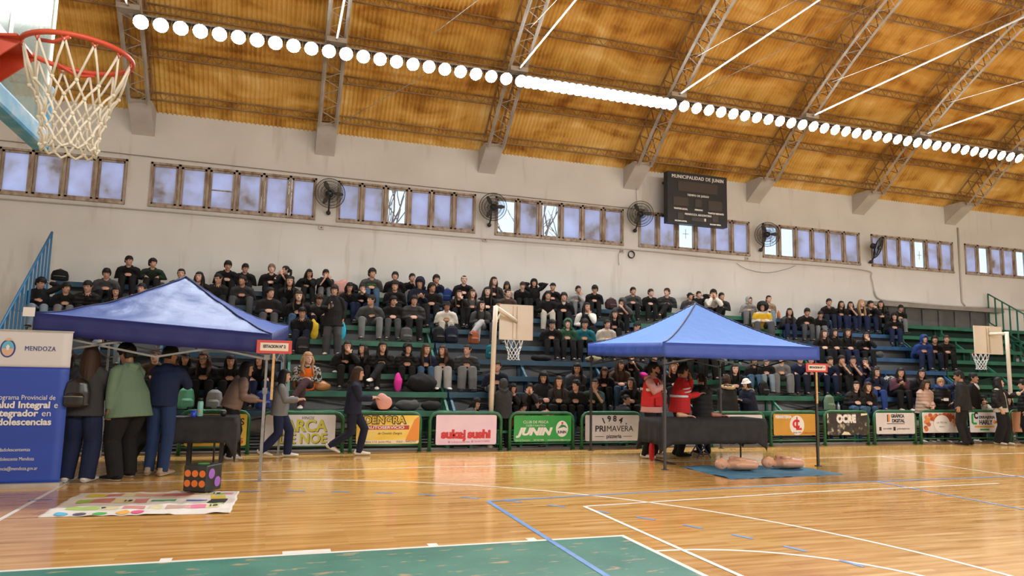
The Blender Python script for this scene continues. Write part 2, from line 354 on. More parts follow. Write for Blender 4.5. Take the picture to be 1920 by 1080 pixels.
# ------------------------------------------------------------------ curved roof
RC_Y, RC_Z, RR = 4.06, -6.32, 19.92
def arcpt(x, th, R): a = radians(th); return Vector((x, RC_Y+R*sin(a), RC_Z+R*cos(a)))
rb = MB(); step = .105/6; nx = int(49.5/step); ths = [-47+4*i for i in range(10)]+[-8+2.3*i for i in range(25)]
vs = []
for th in ths:
    for i in range(nx+1): vs.append(arcpt(-9.5+i*step, th, RR+.028*sin(2*pi*i/6)))
n1 = nx+1
rb.add(vs, [(j*n1+i, j*n1+i+1, (j+1)*n1+i+1, (j+1)*n1+i) for j in range(len(ths)-1) for i in range(nx)], 0, True)
roof = structure(rb.build('ceiling', ROOF)); roof['label'] = 'curved corrugated sheet roof coated in orange foam'
del vs, rb
for th in [44.4, 41.3, 38.3, 35.3, 32.2, 29.1, 26, 22.9, 19.8, 16.7, 13.6, 10.5, 7.4, 4.3]:
    p = MB(); dth = .28
    for R, t2 in ((RR-.06, th-dth), (RR-.06, th+dth), (RR-.24, th)): p.beam(arcpt(-7.5, t2, R), arcpt(33, t2, R), .028)
    x = -7.5; i = 0
    while x < 33:
        p.beam(arcpt(x, th-dth, RR-.06), arcpt(x+.15, th, RR-.24), .012); p.beam(arcpt(x+.15, th, RR-.24), arcpt(x+.3, th-dth, RR-.06), .012)
        p.beam(arcpt(x, th+dth, RR-.06), arcpt(x+.15, th, RR-.24), .012); p.beam(arcpt(x+.15, th, RR-.24), arcpt(x+.3, th+dth, RR-.06), .012); x += .3
    p.build('purlin', RUST, roof)
CORB = noisy('corbel_plaster', [(.50, .47, .43), (.60, .57, .53)], (2, 2, 2), rough=.85)
TL = {0: 'beyond the frame', 1: 'behind the red hoop at the start of the lamp row', 2: 'second in from the red hoop', 3: 'meeting the wall above the second wall fan',
      4: 'meeting the wall just left of the scoreboard', 5: 'meeting the wall just right of the scoreboard', 6: 'meeting the wall above the fifth wall fan', 7: 'at the far end of the lamp row'}
truss0 = None
for i, X in enumerate(TRUSS_X):
    if i == 0: continue
    lab = 'lattice steel roof arch ' + TL.get(i, '%s beyond the end of the lamp row' % ('first' if i == 8 else 'second'))
    if truss0 is None:
        t = truss0 = empty('roof_truss', (X, 0, 0)); ths = [44.2-2.0*k for k in range(32)]
        for sx in (-.2, .2):
            MB().tube([arcpt(sx, th, 19.21) for th in ths], [(.045, .035)]*len(ths), 4, smooth=False, side=(1, 0, 0)).build('lower_chord', STEEL, t)
            MB().tube([arcpt(sx, th, 19.78) for th in ths], [(.03, .03)]*len(ths), 4, smooth=False, side=(1, 0, 0)).build('upper_chord', RUST, t)
        l1 = MB(); l2 = {-1: MB(), 1: MB()}
        for k in range(50):
            a, b, c = 44.2-1.25*k, 44.2-1.25*(k+.5), 44.2-1.25*(k+1)
            l1.beam(arcpt(-.2, a, 19.21), arcpt(.2, b, 19.21), .014); l1.beam(arcpt(.2, b, 19.21), arcpt(-.2, c, 19.21), .014)
            for sx in (-.2, .2):
                q_ = l2[1 if sx > 0 else -1]; q_.beam(arcpt(sx, a, 19.21), arcpt(sx, b, 19.78), .02); q_.beam(arcpt(sx, b, 19.78), arcpt(sx, c, 19.21), .02)
        l1.build('bottom_lacing', STEEL, t); l2[-1].build('side_lacing', RUST, t); l2[1].build('side_lacing', RUST, t)
        e = arcpt(0, 37.6, 19.18); tr = MB(); tr.tube([e, (0, 4.06, 8.86), (0, -7.6, 8.9)], .022, 6); tr.build('tie_rod', noisy('rod_grey', [(.30, .28, .25), (.42, .40, .36)], (2, 2, 2), rough=.5), t)
        MB().tube([arcpt(0, 34.2, 19.2), (0, 9.0, 8.98)], .008, 5).build('hanger_rod', STEEL, t); MB().tube([arcpt(0, 0, 19.2), (0, 4.06, 8.86)], .008, 5).build('hanger_rod', STEEL, t)
        g = MB(); g.box(-.22, .22, e.y-.16, e.y+.16, e.z-.06, e.z+.05); g.build('gusset_plate', STEEL, t)
        cb = MB(); pr = [(WY, 6.98), (WY, 7.62), (17.62, 7.62), (17.52, 7.50)]
        cb.poly([(-.24, y, z) for y, z in pr], (.48, 0, 0)); cb.build('corbel', CORB, t); tag(t, lab, 'roof truss', 'arched roof trusses')
    else: clone(truss0, (X, 0, 0), 0, lab)
# diagonal bracing wires under the roof
for (a, b, lab) in (((3.0, 36), (6.6, 22), 'thin white bracing wire crossing roof bay above the middle of lamp row'), ((1.1, 44.0), (3.0, 39.2), 'dark bracing wire low in roof bay right of the second truss'),
                    ((10.2, 37.0), (13.6, 27), 'thin white bracing wire crossing roof bay above the scoreboard')):
    tag(MB().tube([arcpt(a[0], a[1], 19.25), arcpt(b[0], b[1], 19.25)], .009, 5).build('bracing_wire', STEEL), lab, 'wire')

# ------------------------------------------------------------------ row of floodlights
lens_m = mat('floodlight_lens', (1, 1, 1), .3); lens_m.node_tree.nodes['Principled BSDF'].inputs['Emission Color'].default_value = (.95, .985, 1, 1)
lens_m.node_tree.nodes['Principled BSDF'].inputs['Emission Strength'].default_value = LAMP_STRENGTH
LY, LZ = 15.72, 8.62
rail = MB(); rail.box(-3.3, 22.2, LY+.11, LY+.15, LZ+.185, LZ+.23); rail.box(-3.3, 22.2, LY+.16, LY+.20, LZ+.17, LZ+.21)
tag(rail.build('lamp_rail', STEEL), 'long grey steel rail carrying the row of floodlights under the roof', 'rail')
fl0 = empty('floodlight'); ax = Vector((.05, -.80, -.60)).normalized(); q = ax.to_track_quat('Z', 'Y').to_matrix().to_4x4()
def lathe_T(prof, n, T):
    mb = MB(); mb.lathe(prof, n); mb.v = [tuple(T @ Vector(v)) for v in mb.v]; return mb
lathe_T([(.03, -.14), (.08, -.13), (.105, -.05), (.15, .0), (.158, .015), (.15, .016), (.14, .006)], 18, q).build('housing', STEEL, fl0)
lathe_T([(.142, .004), (.142, .010), (.10, .022), (.04, .028)], 18, q).build('lens', lens_m, fl0)
yk = MB(); yk.beam((-.16, 0, 0), (-.16, .1, .17), .02); yk.beam((.16, 0, 0), (.16, .1, .17), .02); yk.beam((-.16, .1, .17), (.16, .1, .17), .02); yk.build('bracket', DARK, fl0)
tag(fl0, 'round white floodlight, lit, in the long lamp row under the roof', 'floodlight', 'floodlights in the lamp row')
nL = 67
for i in range(nL):
    p = (-3.05+i*(21.95+3.05)/(nL-1), LY, LZ)
    if i == 0: fl0.location = p
    else: clone(fl0, p)
    if 5.25 < p[0]+.19 < 9.5: clone(fl0, (p[0]+.19, LY, LZ))

# ------------------------------------------------------------------ wall fans
def make_fan():
    t = empty('wall_fan'); R = .37; g = MB()
    for s in (-1, 1):
        for rr, dy in ((R, 0), (R*.82, .055), (R*.6, .085), (R*.38, .10), (R*.18, .105)): g.tube([(rr*cos(2*pi*k/28), s*dy, rr*sin(2*pi*k/28)) for k in range(28)], .005 if rr < R else .010, 4, closed=True)
        for k in range(64):
            a = 2*pi*k/64; g.tube([(rr*cos(a), s*dy, rr*sin(a)) for rr, dy in ((R, 0), (R*.82, .055), (R*.5, .093), (R*.15, .106))], .0030, 3)
    g.build('guard', DARK, t)
    h = MB(); h.lathe([(.02, -.03), (.06, -.03), (.065, .03), (.02, .03)], 14, axis='Y'); h.build('hub', DARK, t)
    for k in range(3):
        a0 = 2*pi*k/3; b = MB()
        def bl(u, v, a0=a0):
            r = .05+.27*u; a = a0+(v-.5)*(.25+.5*sin(pi*min(1, u*1.1)))*.8; return Vector((r*cos(a), -.03+.05*(v-.5), r*sin(a)))
        b.grid(bl, 8, 6); meshobj('blade', evaluated(b, 'blade', [mat('blade_grey', (.09, .085, .08), .4)], solid=.006), t)
    m = MB(); m.lathe([(.03, .06), (.09, .07), (.095, .2), (.06, .24), (.02, .245)], 14, axis='Y'); m.build('motor', DARK, t)
    return t
def fan(X, z, yaw, pitch, label):
    t = fan.proto; first = t is None
    if first: t = fan.proto = make_fan()
    else: t = copy_tree(t)
    t.location = (X, WY-.42, z); t.rotation_euler = (pitch, 0, yaw); t['label'] = label; t['category'] = 'fan'; t['group'] = 'wall fans between the windows'
    a = MB(); inv = (Matrix.Translation(t.location) @ t.rotation_euler.to_matrix().to_4x4()).inverted()
    a.tube([inv @ Vector(p) for p in ((X+.02*0, WY-.28, z-.02), (X+.0, WY-.22, z-.30), (X, WY-.12, z-.42), (X, WY-.01, z-.44))], .022, 6)
    a.ball(inv @ Vector((X, WY-.1, z-.43)), .06, 8, 6)
    for o in [c for c in t.children if c.name.startswith('bracket')]: bpy.data.objects.remove(o)
    a.build('bracket', DARK, t)
fan.proto = None
fan(1.05, 5.91, .12, .08, 'round black wall fan nearest the red hoop, facing the camera')
fan(5.29, 5.96, -.35, .12, 'round black wall fan second from the red hoop')
fan(9.71, 6.17, -.45, .12, 'round black wall fan just left of the scoreboard')
fan(14.06, 5.92, -.5, .15, 'round black wall fan just right of the scoreboard')
fan(18.36, 5.84, .75, .35, 'tilted black wall fan farthest along, turned away to the side')

# ------------------------------------------------------------------ scoreboard
SB = mat('scoreboard_grey', (.024, .026, .028), .45, 0, .3); SBD = mat('scoreboard_panel', (.055, .056, .058), .2); SBW = mat('scoreboard_white', (.8, .8, .78), .6)
sb = empty('scoreboard', (11.45, 17.62, 5.94)); MB().box(-1.0, 1.0, 0, .22, 0, 1.52).build('housing', SB, sb)
for x0, x1, z0, z1 in ((-.66, .66, .96, 1.26), (-.82, -.32, .52, .78), (-.10, .13, .52, .76), (.34, .82, .46, .76), (-.68, -.48, .12, .32), (-.22, .26, .10, .22), (.48, .68, .12, .34)): MB().box(x0, x1, -.012, .01, z0, z1).build('display_panel', SBD, sb)
for bdy, s, x, z, w in (('MUNICIPALIDAD DE JUNIN', .15, 0, 1.38, 1.74), ('TIEMPO DE JUEGO', .085, 0, .86, .73), ('TANTOS LOCAL', .065, -.58, .43, .46), ('PERIODO', .06, .02, .44, .27), ('TANTOS VISITANTE', .065, .6, .38, .54), ('MENDOZA ARGENTINA', .085, 0, .29, .90), ('FALTAS LOCAL', .05, -.58, .07, .40), ('FALTAS VISITA', .05, .58, .05, .38)):
    text('lettering', bdy, s, (x, -.014, z), SBW, sb, bold=.004, width=w)
bk = MB(); bk.box(-.8, -.74, .22, .66, 1.3, 1.36); bk.box(.74, .8, .22, .66, 1.3, 1.36); bk.box(-.8, -.74, .22, .66, .3, .36); bk.box(.74, .8, .22, .66, .3, .36); bk.build('wall_bracket', DARK, sb)
MB().box(.20, .25, -.03, -.01, .12, .20).build('indicator', WHITEM, sb); tag(sb, 'dark grey electronic scoreboard with white lettering, fixed high on the wall', 'scoreboard')

# ------------------------------------------------------------------ cables, sockets, pipe on the wall
CAB = mat('cable_grey', (.16, .14, .12), .6); CABL = mat('cable_pale', (.48, .44, .39), .6)
def cable(name, pts, r, m, label, sub=6):
    P = [Vector(p) for p in pts]; out = []
    for i in range(len(P)-1):
        for k in range(sub):
            u = k/sub; p0, p1, p2, p3 = P[max(i-1, 0)], P[i], P[i+1], P[min(i+2, len(P)-1)]
            out.append(.5*((2*p1)+(p2-p0)*u+(2*p0-5*p1+4*p2-p3)*u*u+(3*p1-p0-3*p2+p3)*u**3))
    out.append(P[-1]); tag(MB().tube(out, r, 5).build(name, m), label, 'cable')
y = WY-.05
cable('cable', [(-9, y, 6.52), (-3, y, 6.47), (1, y, 6.44), (5, y, 6.42), (9.6, y, 6.40), (10.2, y, 6.4)], .008, CAB, 'thin dark cable along the wall just above the windows')
cable('cable', [(-7.5, y, 5.16), (-3.2, y, 5.18), (1, y, 5.17), (5.2, y, 5.15), (9.6, y, 5.18), (13.6, y, 5.12), (16, y, 5.16), (18.2, y, 5.12), (18.4, y, 4.9), (18.5, y, 4.45)], .016, CABL, 'pale conduit along the wall below the windows')
cable('cable', [(18.5, y, 4.45), (18.75, y, 4.2), (20, y, 4.16), (22, y, 4.12), (24, y, 4.16), (27, y, 4.1)], .03, CABL, 'bundle of pale cables running above the grey shutter')
cable('cable', [(13.2, y, 5.02), (13.6, y, 4.86), (14.3, y, 4.80), (15.0, y, 4.95), (15.4, y, 5.1)], .007, CAB, 'loose dark cable sagging below the windows right of the scoreboard')
cable('cable', [(9.3, y, 5.13), (9.2, y, 5.0), (9.22, y, 4.7)], .007, CAB, 'short dark cable end hanging below windows by the cable coil')
cable('cable', [(9.75, y, 7.6), (9.78, y, 6.9), (9.8, y, 6.5)], .006, CAB, 'thin vertical cable dropping from roof beside the scoreboard')
tag(MB().tube([(22.33, WY-.03, 6.9), (22.33, WY-.03, 4.3), (22.5, WY-.03, 4.12)], .03, 6).build('pipe', CABL), 'pale vertical pipe down the wall beside the last window', 'pipe')
cc = MB()
for k in range(3): cc.tube([(9.62+.10*cos(2*pi*j/24), WY-.03-.015*k, 5.03+.10*sin(2*pi*j/24)+.004*k) for j in range(24)], .011, 5, closed=True)
tag(cc.build('cable_coil', BLACKPL), 'black coil of cable hanging under the third wall fan', 'cable')
sk = MB(); sk.box(-.06, .06, -.04, 0, -.045, .045, 0); sk.box(-.015, .015, -.045, -.04, -.015, .015, 1); skm = sk.mesh('socket', [CABL, DARK])
for X, z, w in ((.9, 5.1, 'first'), (5.2, 5.12, 'second'), (9.33, 5.12, 'third'), (13.6, 5.2, 'fourth')):
    tag(meshobj('wall_socket', skm, None, (X, WY, z)), 'small white wall socket under the %s wall fan' % w, 'socket', 'sockets under the fans')
# grey metal shutter at the far end
SHG = noisy('shutter_grey', [(.07, .075, .075), (.12, .125, .125)], (2, 2, 2), rough=.5)
d1 = MB(); d1.box(18.3, 23.5, WY-.04, WY, 2.9, 3.95)
for k in range(8): d1.box(18.3+k*.72, 18.42+k*.72, WY-.09, WY-.03, 2.9, 3.95)
d1 = structure(d1.build('door_1', SHG)); MB().box(17.9, 24.0, WY-.25, WY, 3.97, 4.10).build('lintel', noisy('lintel_grey', [(.22, .20, .18), (.3, .28, .25)], (2, 2, 2)), d1)

# ------------------------------------------------------------------ bleachers
BZ = [.76, 1.12, 1.48, 1.85, 2.21, 2.58, 2.97, 3.36]; BY = [14.5+.5*k for k in range(8)]
BLUE = noisy('bench_blue', [(.012, .060, .105), (.022, .092, .155)], (4, 4, 4), rough=.5); BLUE2 = noisy('bench_bright_blue', [(.017, .075, .18), (.03, .115, .25)], (4, 4, 4), rough=.5)
GREEN = noisy('bench_green', [(.010, .10, .06), (.02, .16, .095)], (4, 4, 4), rough=.5)
RIS = noisy('riser_grey', [(.13, .133, .14), (.25, .255, .265)], (.8, .8, .8), rough=.7); RISG = noisy('riser_dark_green', [(.006, .028, .018), (.012, .05, .03)], (1, 1, 1), rough=.7)
def bleacher(x0, x1, m, rm, label):
    t = empty('bleacher', ((x0+x1)/2, BY[0], 0)); ox, oy = (x0+x1)/2, BY[0]; a, b = x0-ox+.02, x1-ox-.02
    for k in range(8):
        yc = BY[k]-oy; z = BZ[k]; p = MB(); p.box(a, b, yc-.17, yc+.15, z-.045, z); p.box(a, b, yc-.175, yc-.135, z-.11, z-.002); p.build('bench_plank', m, t)
        if k: MB().box(a, b, yc+.155, yc+.175, BZ[k-1]-.02, z-.05).build('riser_panel', rm, t)
    n = max(2, round((x1-x0)/2.2)+1)
    for i in range(n):
        x = a+.05+(b-a-.1)*i/(n-1); s = MB()
        for k in range(8):
            yc = BY[k]-oy; s.box(x-.03, x+.03, yc+.09, yc+.145, 0, BZ[k]-.045)
            s.box(x-.03, x+.03, yc-.15, yc-.105, max(0, BZ[k]-.45), BZ[k]-.045)
        s.beam((x, -.1, BZ[0]-.12), (x, BY[7]-oy, BZ[7]-.14), .05, .05); s.build('support_frame', m, t)
    br = MB()
    for i in range(n-1):
        xa = a+.05+(b-a-.1)*i/(n-1); xb = a+.05+(b-a-.1)*(i+1)/(n-1)
        for k in (0, 1, 2, 3): yc = BY[k]-oy+.0; br.beam((xa, yc, max(.05, BZ[k]-.5)), (xb, yc, BZ[k]-.1), .03); br.beam((xb, yc, max(.05, BZ[k]-.5)), (xa, yc, BZ[k]-.1), .03)
    br.build('cross_brace', DARK, t); tag(t, label, 'bleacher', 'tiered bleacher sections')
bleacher(-4.7, .2, BLUE, RIS, 'blue plank bleacher section behind the dark blue canopy')
bleacher(.2, 3.5, GREEN, RIS, 'green plank bleacher section between dark canopy and mini hoop post')
bleacher(3.5, 9.4, BLUE, RIS, 'blue plank bleacher section behind the mini hoop in the middle')
bleacher(9.4, 14.1, GREEN, RIS, 'green plank bleacher section behind the light blue canopy')
bleacher(14.1, 18.6, BLUE2, RIS, 'bright blue plank bleacher section right of the light blue canopy')
bleacher(18.6, 23.1, GREEN, RISG, 'mostly empty green plank bleacher section below the grey shutter')
bleacher(23.7, 28.5, GREEN, RISG, 'empty green plank bleacher section beyond the green stair railing')
def railing(name, m, X, p0, p1, n, drop, label):
    t = empty(name, (X, p0[0], p0[1])); d = Vector((0, p1[0]-p0[0], p1[1]-p0[1])); MB().tube([(0, 0, 0), d], .025, 6).build('top_rail', m, t)
    for i in range(n+1): q = d*(i/n); MB().box(q.x-.018, q.x+.018, q.y-.018, q.y+.018, q.z-drop, q.z).build('baluster', m, t)
    MB().tube([(0, 0, -drop), d+Vector((0, 0, -drop))], .02, 6).build('bottom_rail', m, t); tag(t, label, 'railing')
railing('stair_railing', mat('rail_blue', (.03, .17, .36), .45), -4.82, (13.9, .98), (17.75, 4.42), 18, 1.25, 'blue steel stair railing climbing the wall at the bleacher end')
railing('stair_railing', GREEN, 23.4, (18.15, 4.62), (15.2, 2.7), 12, 1.0, 'green steel stair railing beyond the empty bleachers')
# ------------------------------------------------------------------ advertising barriers
BG = noisy('barrier_green', [(.012, .085, .030), (.025, .14, .055)], (4, 4, 4), rough=.35)
def rounded_rect(x0, x1, z0, z1, r, n=4):
    P = []
    for cx, cz, a0 in ((x1-r, z0+r, -90), (x1-r, z1-r, 0), (x0+r, z1-r, 90), (x0+r, z0+r, 180)):
        for i in range(n+1): a = radians(a0+90*i/n); P.append((cx+r*cos(a), cz+r*sin(a)))
    return P
BYY = 13.93
def barrier(x0, x1, h, sx0, sx1, sz0, sz1, scol, label, roughen=None):
    xm = (x0+x1)/2; t = empty('barrier', (xm, BYY, 0)); a, b = x0-xm+.04, x1-xm-.04; r = .15
    pts = [(a, 0, 0), (a, 0, h-r-.035)]+[(a+r-r*cos(radians(t_)), 0, h-.035-r+r*sin(radians(t_))) for t_ in (30, 60, 90)]+[(b-r+r*sin(radians(t_)), 0, h-.035-r+r*cos(radians(t_))) for t_ in (0, 30, 60, 90)]+[(b, 0, 0)]
    MB().tube(pts, .036, 8).build('frame', BG, t)
    for z in (.40, .13): MB().tube([(a, 0, z), (b, 0, z)], .018, 6).build('rail', BG, t)
    f = MB(); f.box(a-.04, a+.04, -.07, .07, 0, .012); f.box(b-.04, b+.04, -.07, .07, 0, .012); f.build('foot_plate', BG, t)
    s = None
    if sx0 is not None:
        s = MB().poly([(x-xm, -.055, z) for x, z in rounded_rect(sx0, sx1, sz0, sz1, .035)], (0, .012, 0)).build('sign_panel', scol, t)
    tag(t, label, 'barrier', 'advertising barriers along the court'); return t, s, xm
def put(s, xm, body, x, z, size, m, **k): text('lettering', body, size, (x-xm, -.058, z), m, s, **k)
def patch(s, xm, pts, m, name='printed_shape', dy=-.0565):
    MB().poly([(x-xm, dy, z) for x, z in pts], (0, .001, 0)).build(name, m, s)
def disc(cx, cz, rx, rz=None, n=28): rz = rz or rx; return [(cx+rx*cos(2*pi*i/n), cz+rz*sin(2*pi*i/n)) for i in range(n)]
def flat(n, c, r=.45): return mat('print_'+n, c, r)
PW, PK, PR, PY, PG, PO = flat('white', (.72, .71, .70)), flat('black', (.015, .015, .017)), flat('red', (.55, .025, .03)), flat('yellow', (.62, .55, .03)), flat('green', (.015, .30, .05)), flat('orange', (.72, .26, .03))
s_w = noisy('sign_white', [(.56, .54, .56), (.66, .64, .66)], (3, 3, 3), rough=.4)
t, s, xm = barrier(-1.58, -.36, .80, -1.45, -.43, .16, .72, noisy('sign_gold', [(.62, .40, .03), (.72, .50, .06)], (3, 3, 3)), 'green barrier with golden yellow sign, half hidden by the table under navy canopy')
put(s, xm, 'DON LUIS', -.85, .58, .17, PK, bold=.004, width=.74); put(s, xm, 'ALMACEN', -.85, .42, .1, PR, width=.6); put(s, xm, '1985', -.62, .24, .13, PR, bold=.003, width=.26)
t, s, xm = barrier(-.2, 1.31, .78, -.12, 1.13, .15, .71, s_w, 'green barrier with white wine sign in yellow capital letters')
OL = flat('olive', (.50, .47, .02)); put(s, xm, 'VINOS', .62, .65, .075, PK, shear=.3, width=.22)
for dx, m, dy in ((.012, PK, .0), (0, OL, -.002)):
    text('lettering', 'ARCA', .30, (.60+dx-xm, -.058+dy, .50-dx), m, s, bold=.008, width=.76); text('lettering', 'DE NOE', .25, (.56+dx-xm, -.058+dy, .27-dx), m, s, bold=.006, width=.84)
t, s, xm = barrier(1.38, 2.79, .78, 1.52, 2.72, .16, .70, noisy('sign_amber', [(.75, .50, .05), (.80, .58, .10), (.78, .66, .30)], (2, 2, 5)), 'green barrier with torn yellow and orange grocery sign')
patch(s, xm, [(2.45, .22), (2.715, .22), (2.715, .69), (2.62, .62)], PO); patch(s, xm, [(1.53, .58), (1.66, .70), (1.53, .70)], PO); patch(s, xm, [(1.62, .43), (2.52, .43), (2.52, .51), (1.62, .51)], flat('brick', (.42, .04, .02)))
put(s, xm, 'DENGRA', 2.05, .605, .20, PK, bold=.016, width=.82); text('lettering', 'DENGRA', .185, (2.045-xm, -.061, .607), flat('gold', (.68, .46, .02)), s, bold=.003, width=.78)
put(s, xm, 'AUTOSERVICIO', 2.07, .47, .075, PW, bold=.002, width=.72); put(s, xm, 'de Osvaldo Dengra', 2.15, .36, .065, PK, shear=.3, width=.46)
patch(s, xm, [(1.53, .17), (2.71, .17), (2.71, .235), (1.53, .235)], flat('cream', (.74, .66, .48)), dy=-.0563); put(s, xm, 'Av. Mitre 112, Junin-Mza      0263 - 4492707', 2.12, .20, .05, PK, width=1.1)
t, s, xm = barrier(2.9, 4.44, .78, 3.05, 4.29, .13, .71, noisy('sign_pink', [(.72, .54, .68), (.78, .61, .73)], (3, 3, 3), rough=.4), 'green barrier with pink sushi sign in red lettering')
put(s, xm, 'suke', 3.38, .33, .22, PR, bold=.014, width=.46); put(s, xm, 'j', 3.63, .33, .24, PR, bold=.010, width=.07); put(s, xm, 'sushi', 3.93, .33, .22, PR, bold=.014, width=.48)
patch(s, xm, [(3.17, .27), (3.66, .235), (3.66, .25), (3.17, .29)], PR); put(s, xm, 'sukejsushimza', 3.55, .185, .055, flat('rose', (.55, .22, .30)), width=.38); put(s, xm, '2634772890', 3.99, .19, .055, flat('rose', (.55, .22, .30)), width=.32)
patch(s, xm, disc(3.32, .185, .022), flat('rose', (.55, .22, .30))); patch(s, xm, disc(3.79, .19, .022), flat('rose', (.55, .22, .30)))
t, s, xm = barrier(4.55, 6.02, .78, 4.66, 5.92, .17, .70, noisy('sign_green', [(.02, .27, .045), (.03, .34, .065)], (3, 3, 3), rough=.35), 'green barrier with bright green fishing club sign')
put(s, xm, 'CLUB DE PESCA', 5.13, .565, .075, PW, width=.55); put(s, xm, 'CAZA Y NAUTICA', 5.13, .495, .05, PW, width=.42); put(s, xm, 'JUNIN', 5.10, .37, .20, PW, bold=.012, shear=.3, width=.80)
put(s, xm, 'Club de Pesca Junin       263 460 9088       clubpescajuninmza@gmail.com', 5.29, .205, .04, PW, width=1.2)
patch(s, xm, disc(5.71, .43, .135, .165), PW); patch(s, xm, [(5.61, .43), (5.70, .52), (5.78, .50), (5.83, .44), (5.75, .465), (5.68, .45)], flat('leaf', (.03, .22, .06)), dy=-.058); patch(s, xm, disc(5.715, .545, .022), PR, dy=-.0585); put(s, xm, 'JUNIN', 5.71, .36, .075, PK, bold=.003, width=.20)
t, s, xm = barrier(6.14, 7.6, .79, 6.24, 7.5, .17, .71, s_w, 'green barrier with pale pizzeria sign topped by curved digits')
for ch, x, z, rz in (('1', 6.66, .585, .45), ('9', 6.79, .625, .12), ('8', 6.92, .63, 0), ('4', 7.06, .595, -.3), ('.', 7.19, .57, 0)): text('lettering', ch, .17, (x-xm, -.058, z), PK, s, rot=(pi/2, -rz, 0), bold=.004)
put(s, xm, 'PRI', 6.585, .42, .17, PK, bold=.004, width=.235); put(s, xm, 'MAVERA', 7.04, .42, .17, PK, bold=0, width=.62); put(s, xm, 'pizzeria', 6.9, .265, .11, PK, bold=.002, width=.35)
patch(s, xm, [(6.46, .258), (6.67, .258), (6.67, .268), (6.46, .268)], PK); patch(s, xm, [(7.12, .258), (7.33, .258), (7.33, .268), (7.12, .268)], PK)
t, s, xm = barrier(9.3, 10.78, .80, 9.42, 10.66, .18, .72, s_w, 'green barrier with a white sign hidden behind the black cloth table')
t, s, xm = barrier(10.89, 12.30, .82, 10.97, 12.22, .25, .74, noisy('sign_ochre', [(.48, .25, .025), (.56, .30, .035)], (3, 3, 3), rough=.4), 'green barrier with ochre hardware sign bearing a red monogram')
put(s, xm, 'FERRETERIA', 11.24, .67, .09, PW, bold=.006, width=.46); patch(s, xm, disc(11.62, .48, .205, .225), PW)
put(s, xm, 'C', 11.59, .50, .26, PR, bold=.012, width=.20); put(s, xm, 'L', 11.66, .47, .30, PR, bold=.012, width=.16); patch(s, xm, [(11.60, .38), (11.635, .38), (11.635, .67), (11.60, .67)], PR, dy=-.063); put(s, xm, 'desde 1997', 11.62, .31, .05, PK, width=.24); put(s, xm, 'CASA LUCERO', 11.98, .30, .06, flat('brick', (.42, .04, .02)), width=.40)
t, s, xm = barrier(12.42, 13.80, .83, 12.49, 13.70, .25, .76, noisy('sign_worn_black', [(.015, .014, .013), (.018, .017, .016), (.035, .03, .025), (.50, .44, .33)], (7, 7, 7), 6, rough=.5), 'green barrier with scuffed black sign in bold pale capitals')
put(s, xm, 'OCRE', 13.05, .62, .24, PW, bold=.02, width=.58)
CR = flat('cream', (.74, .66, .48)); patch(s, xm, [(12.495, .62), (12.53, .68), (12.52, .755), (12.495, .755)], CR); patch(s, xm, [(12.9, .25), (13.18, .25), (13.12, .31), (12.98, .33)], CR); patch(s, xm, [(13.5, .70), (13.69, .72), (13.69, .755), (13.5, .755)], CR)
t, s, xm = barrier(13.91, 15.28, .84, 13.96, 15.17, .26, .77, s_w, 'green barrier with white print shop sign and orange bar logo')
patch(s, xm, [(14.30, .55), (14.33, .55), (14.33, .73), (14.30, .73)], PK); patch(s, xm, [(14.335, .54), (14.385, .56), (14.385, .72), (14.335, .74)], PO)
put(s, xm, 'GRÁFICA', 14.63, .69, .11, PK, bold=.005, width=.42); put(s, xm, 'DIGITAL', 14.65, .575, .11, PK, bold=.005, width=.40); patch(s, xm, [(14.29, .50), (14.85, .50), (14.85, .515), (14.29, .515)], PK)
for x in (14.08, 14.52): patch(s, xm, [(x-.035, .34), (x+.035, .34), (x+.035, .43), (x-.035, .43)], PK)
put(s, xm, '2634 604085', 14.30, .385, .05, PK, width=.27); put(s, xm, 'graficadigital.com', 14.80, .385, .05, PK, width=.40)
t, s, xm = barrier(15.38, 16.75, .85, 15.43, 16.68, .28, .78, s_w, 'green barrier with white sign edged by pictures of food')
rnd = random.Random(5); fm = [flat('food%d' % i, c) for i, c in enumerate([(.55, .14, .03), (.62, .24, .06), (.35, .06, .03), (.66, .34, .20), (.45, .10, .02)])]
for i in range(60):
    u = rnd.random(); x = 15.5+1.11*u; edge = abs(u-.5)*2; patch(s, xm, disc(x, .725-rnd.uniform(0, .05+.38*edge**1.8), .062, .052, 14), fm[rnd.randrange(5)], dy=-.0565-.0001*i)
patch(s, xm, disc(16.05, .50, .27, .22), PW, dy=-.0635); patch(s, xm, disc(16.05, .62, .20, .10), flat('pale_pink', (.70, .52, .48)), dy=-.063); text('lettering', 'LA PREVIA', .075, (16.05-xm, -.066, .53), flat('greytext', (.32, .31, .32)), s, width=.34); text('lettering', 'fiambres', .05, (16.05-xm, -.066, .43), flat('greytext', (.32, .31, .32)), s, width=.18)
t, s, xm = barrier(16.9, 18.3, .86, 17.0, 18.2, .28, .79, s_w, 'green barrier with white locksmith sign with green and orange marks')
put(s, xm, 'C', 17.22, .70, .22, PK, bold=.012, width=.14); put(s, xm, 'ERRAJERIA', 17.60, .66, .10, PK, bold=.003, width=.56); patch(s, xm, [(17.06, .50), (17.13, .52), (17.13, .72), (17.2, .76), (17.08, .76), (17.06, .7)], PG); patch(s, xm, [(17.1, .48), (17.24, .48), (17.24, .53), (17.1, .53)], PG)
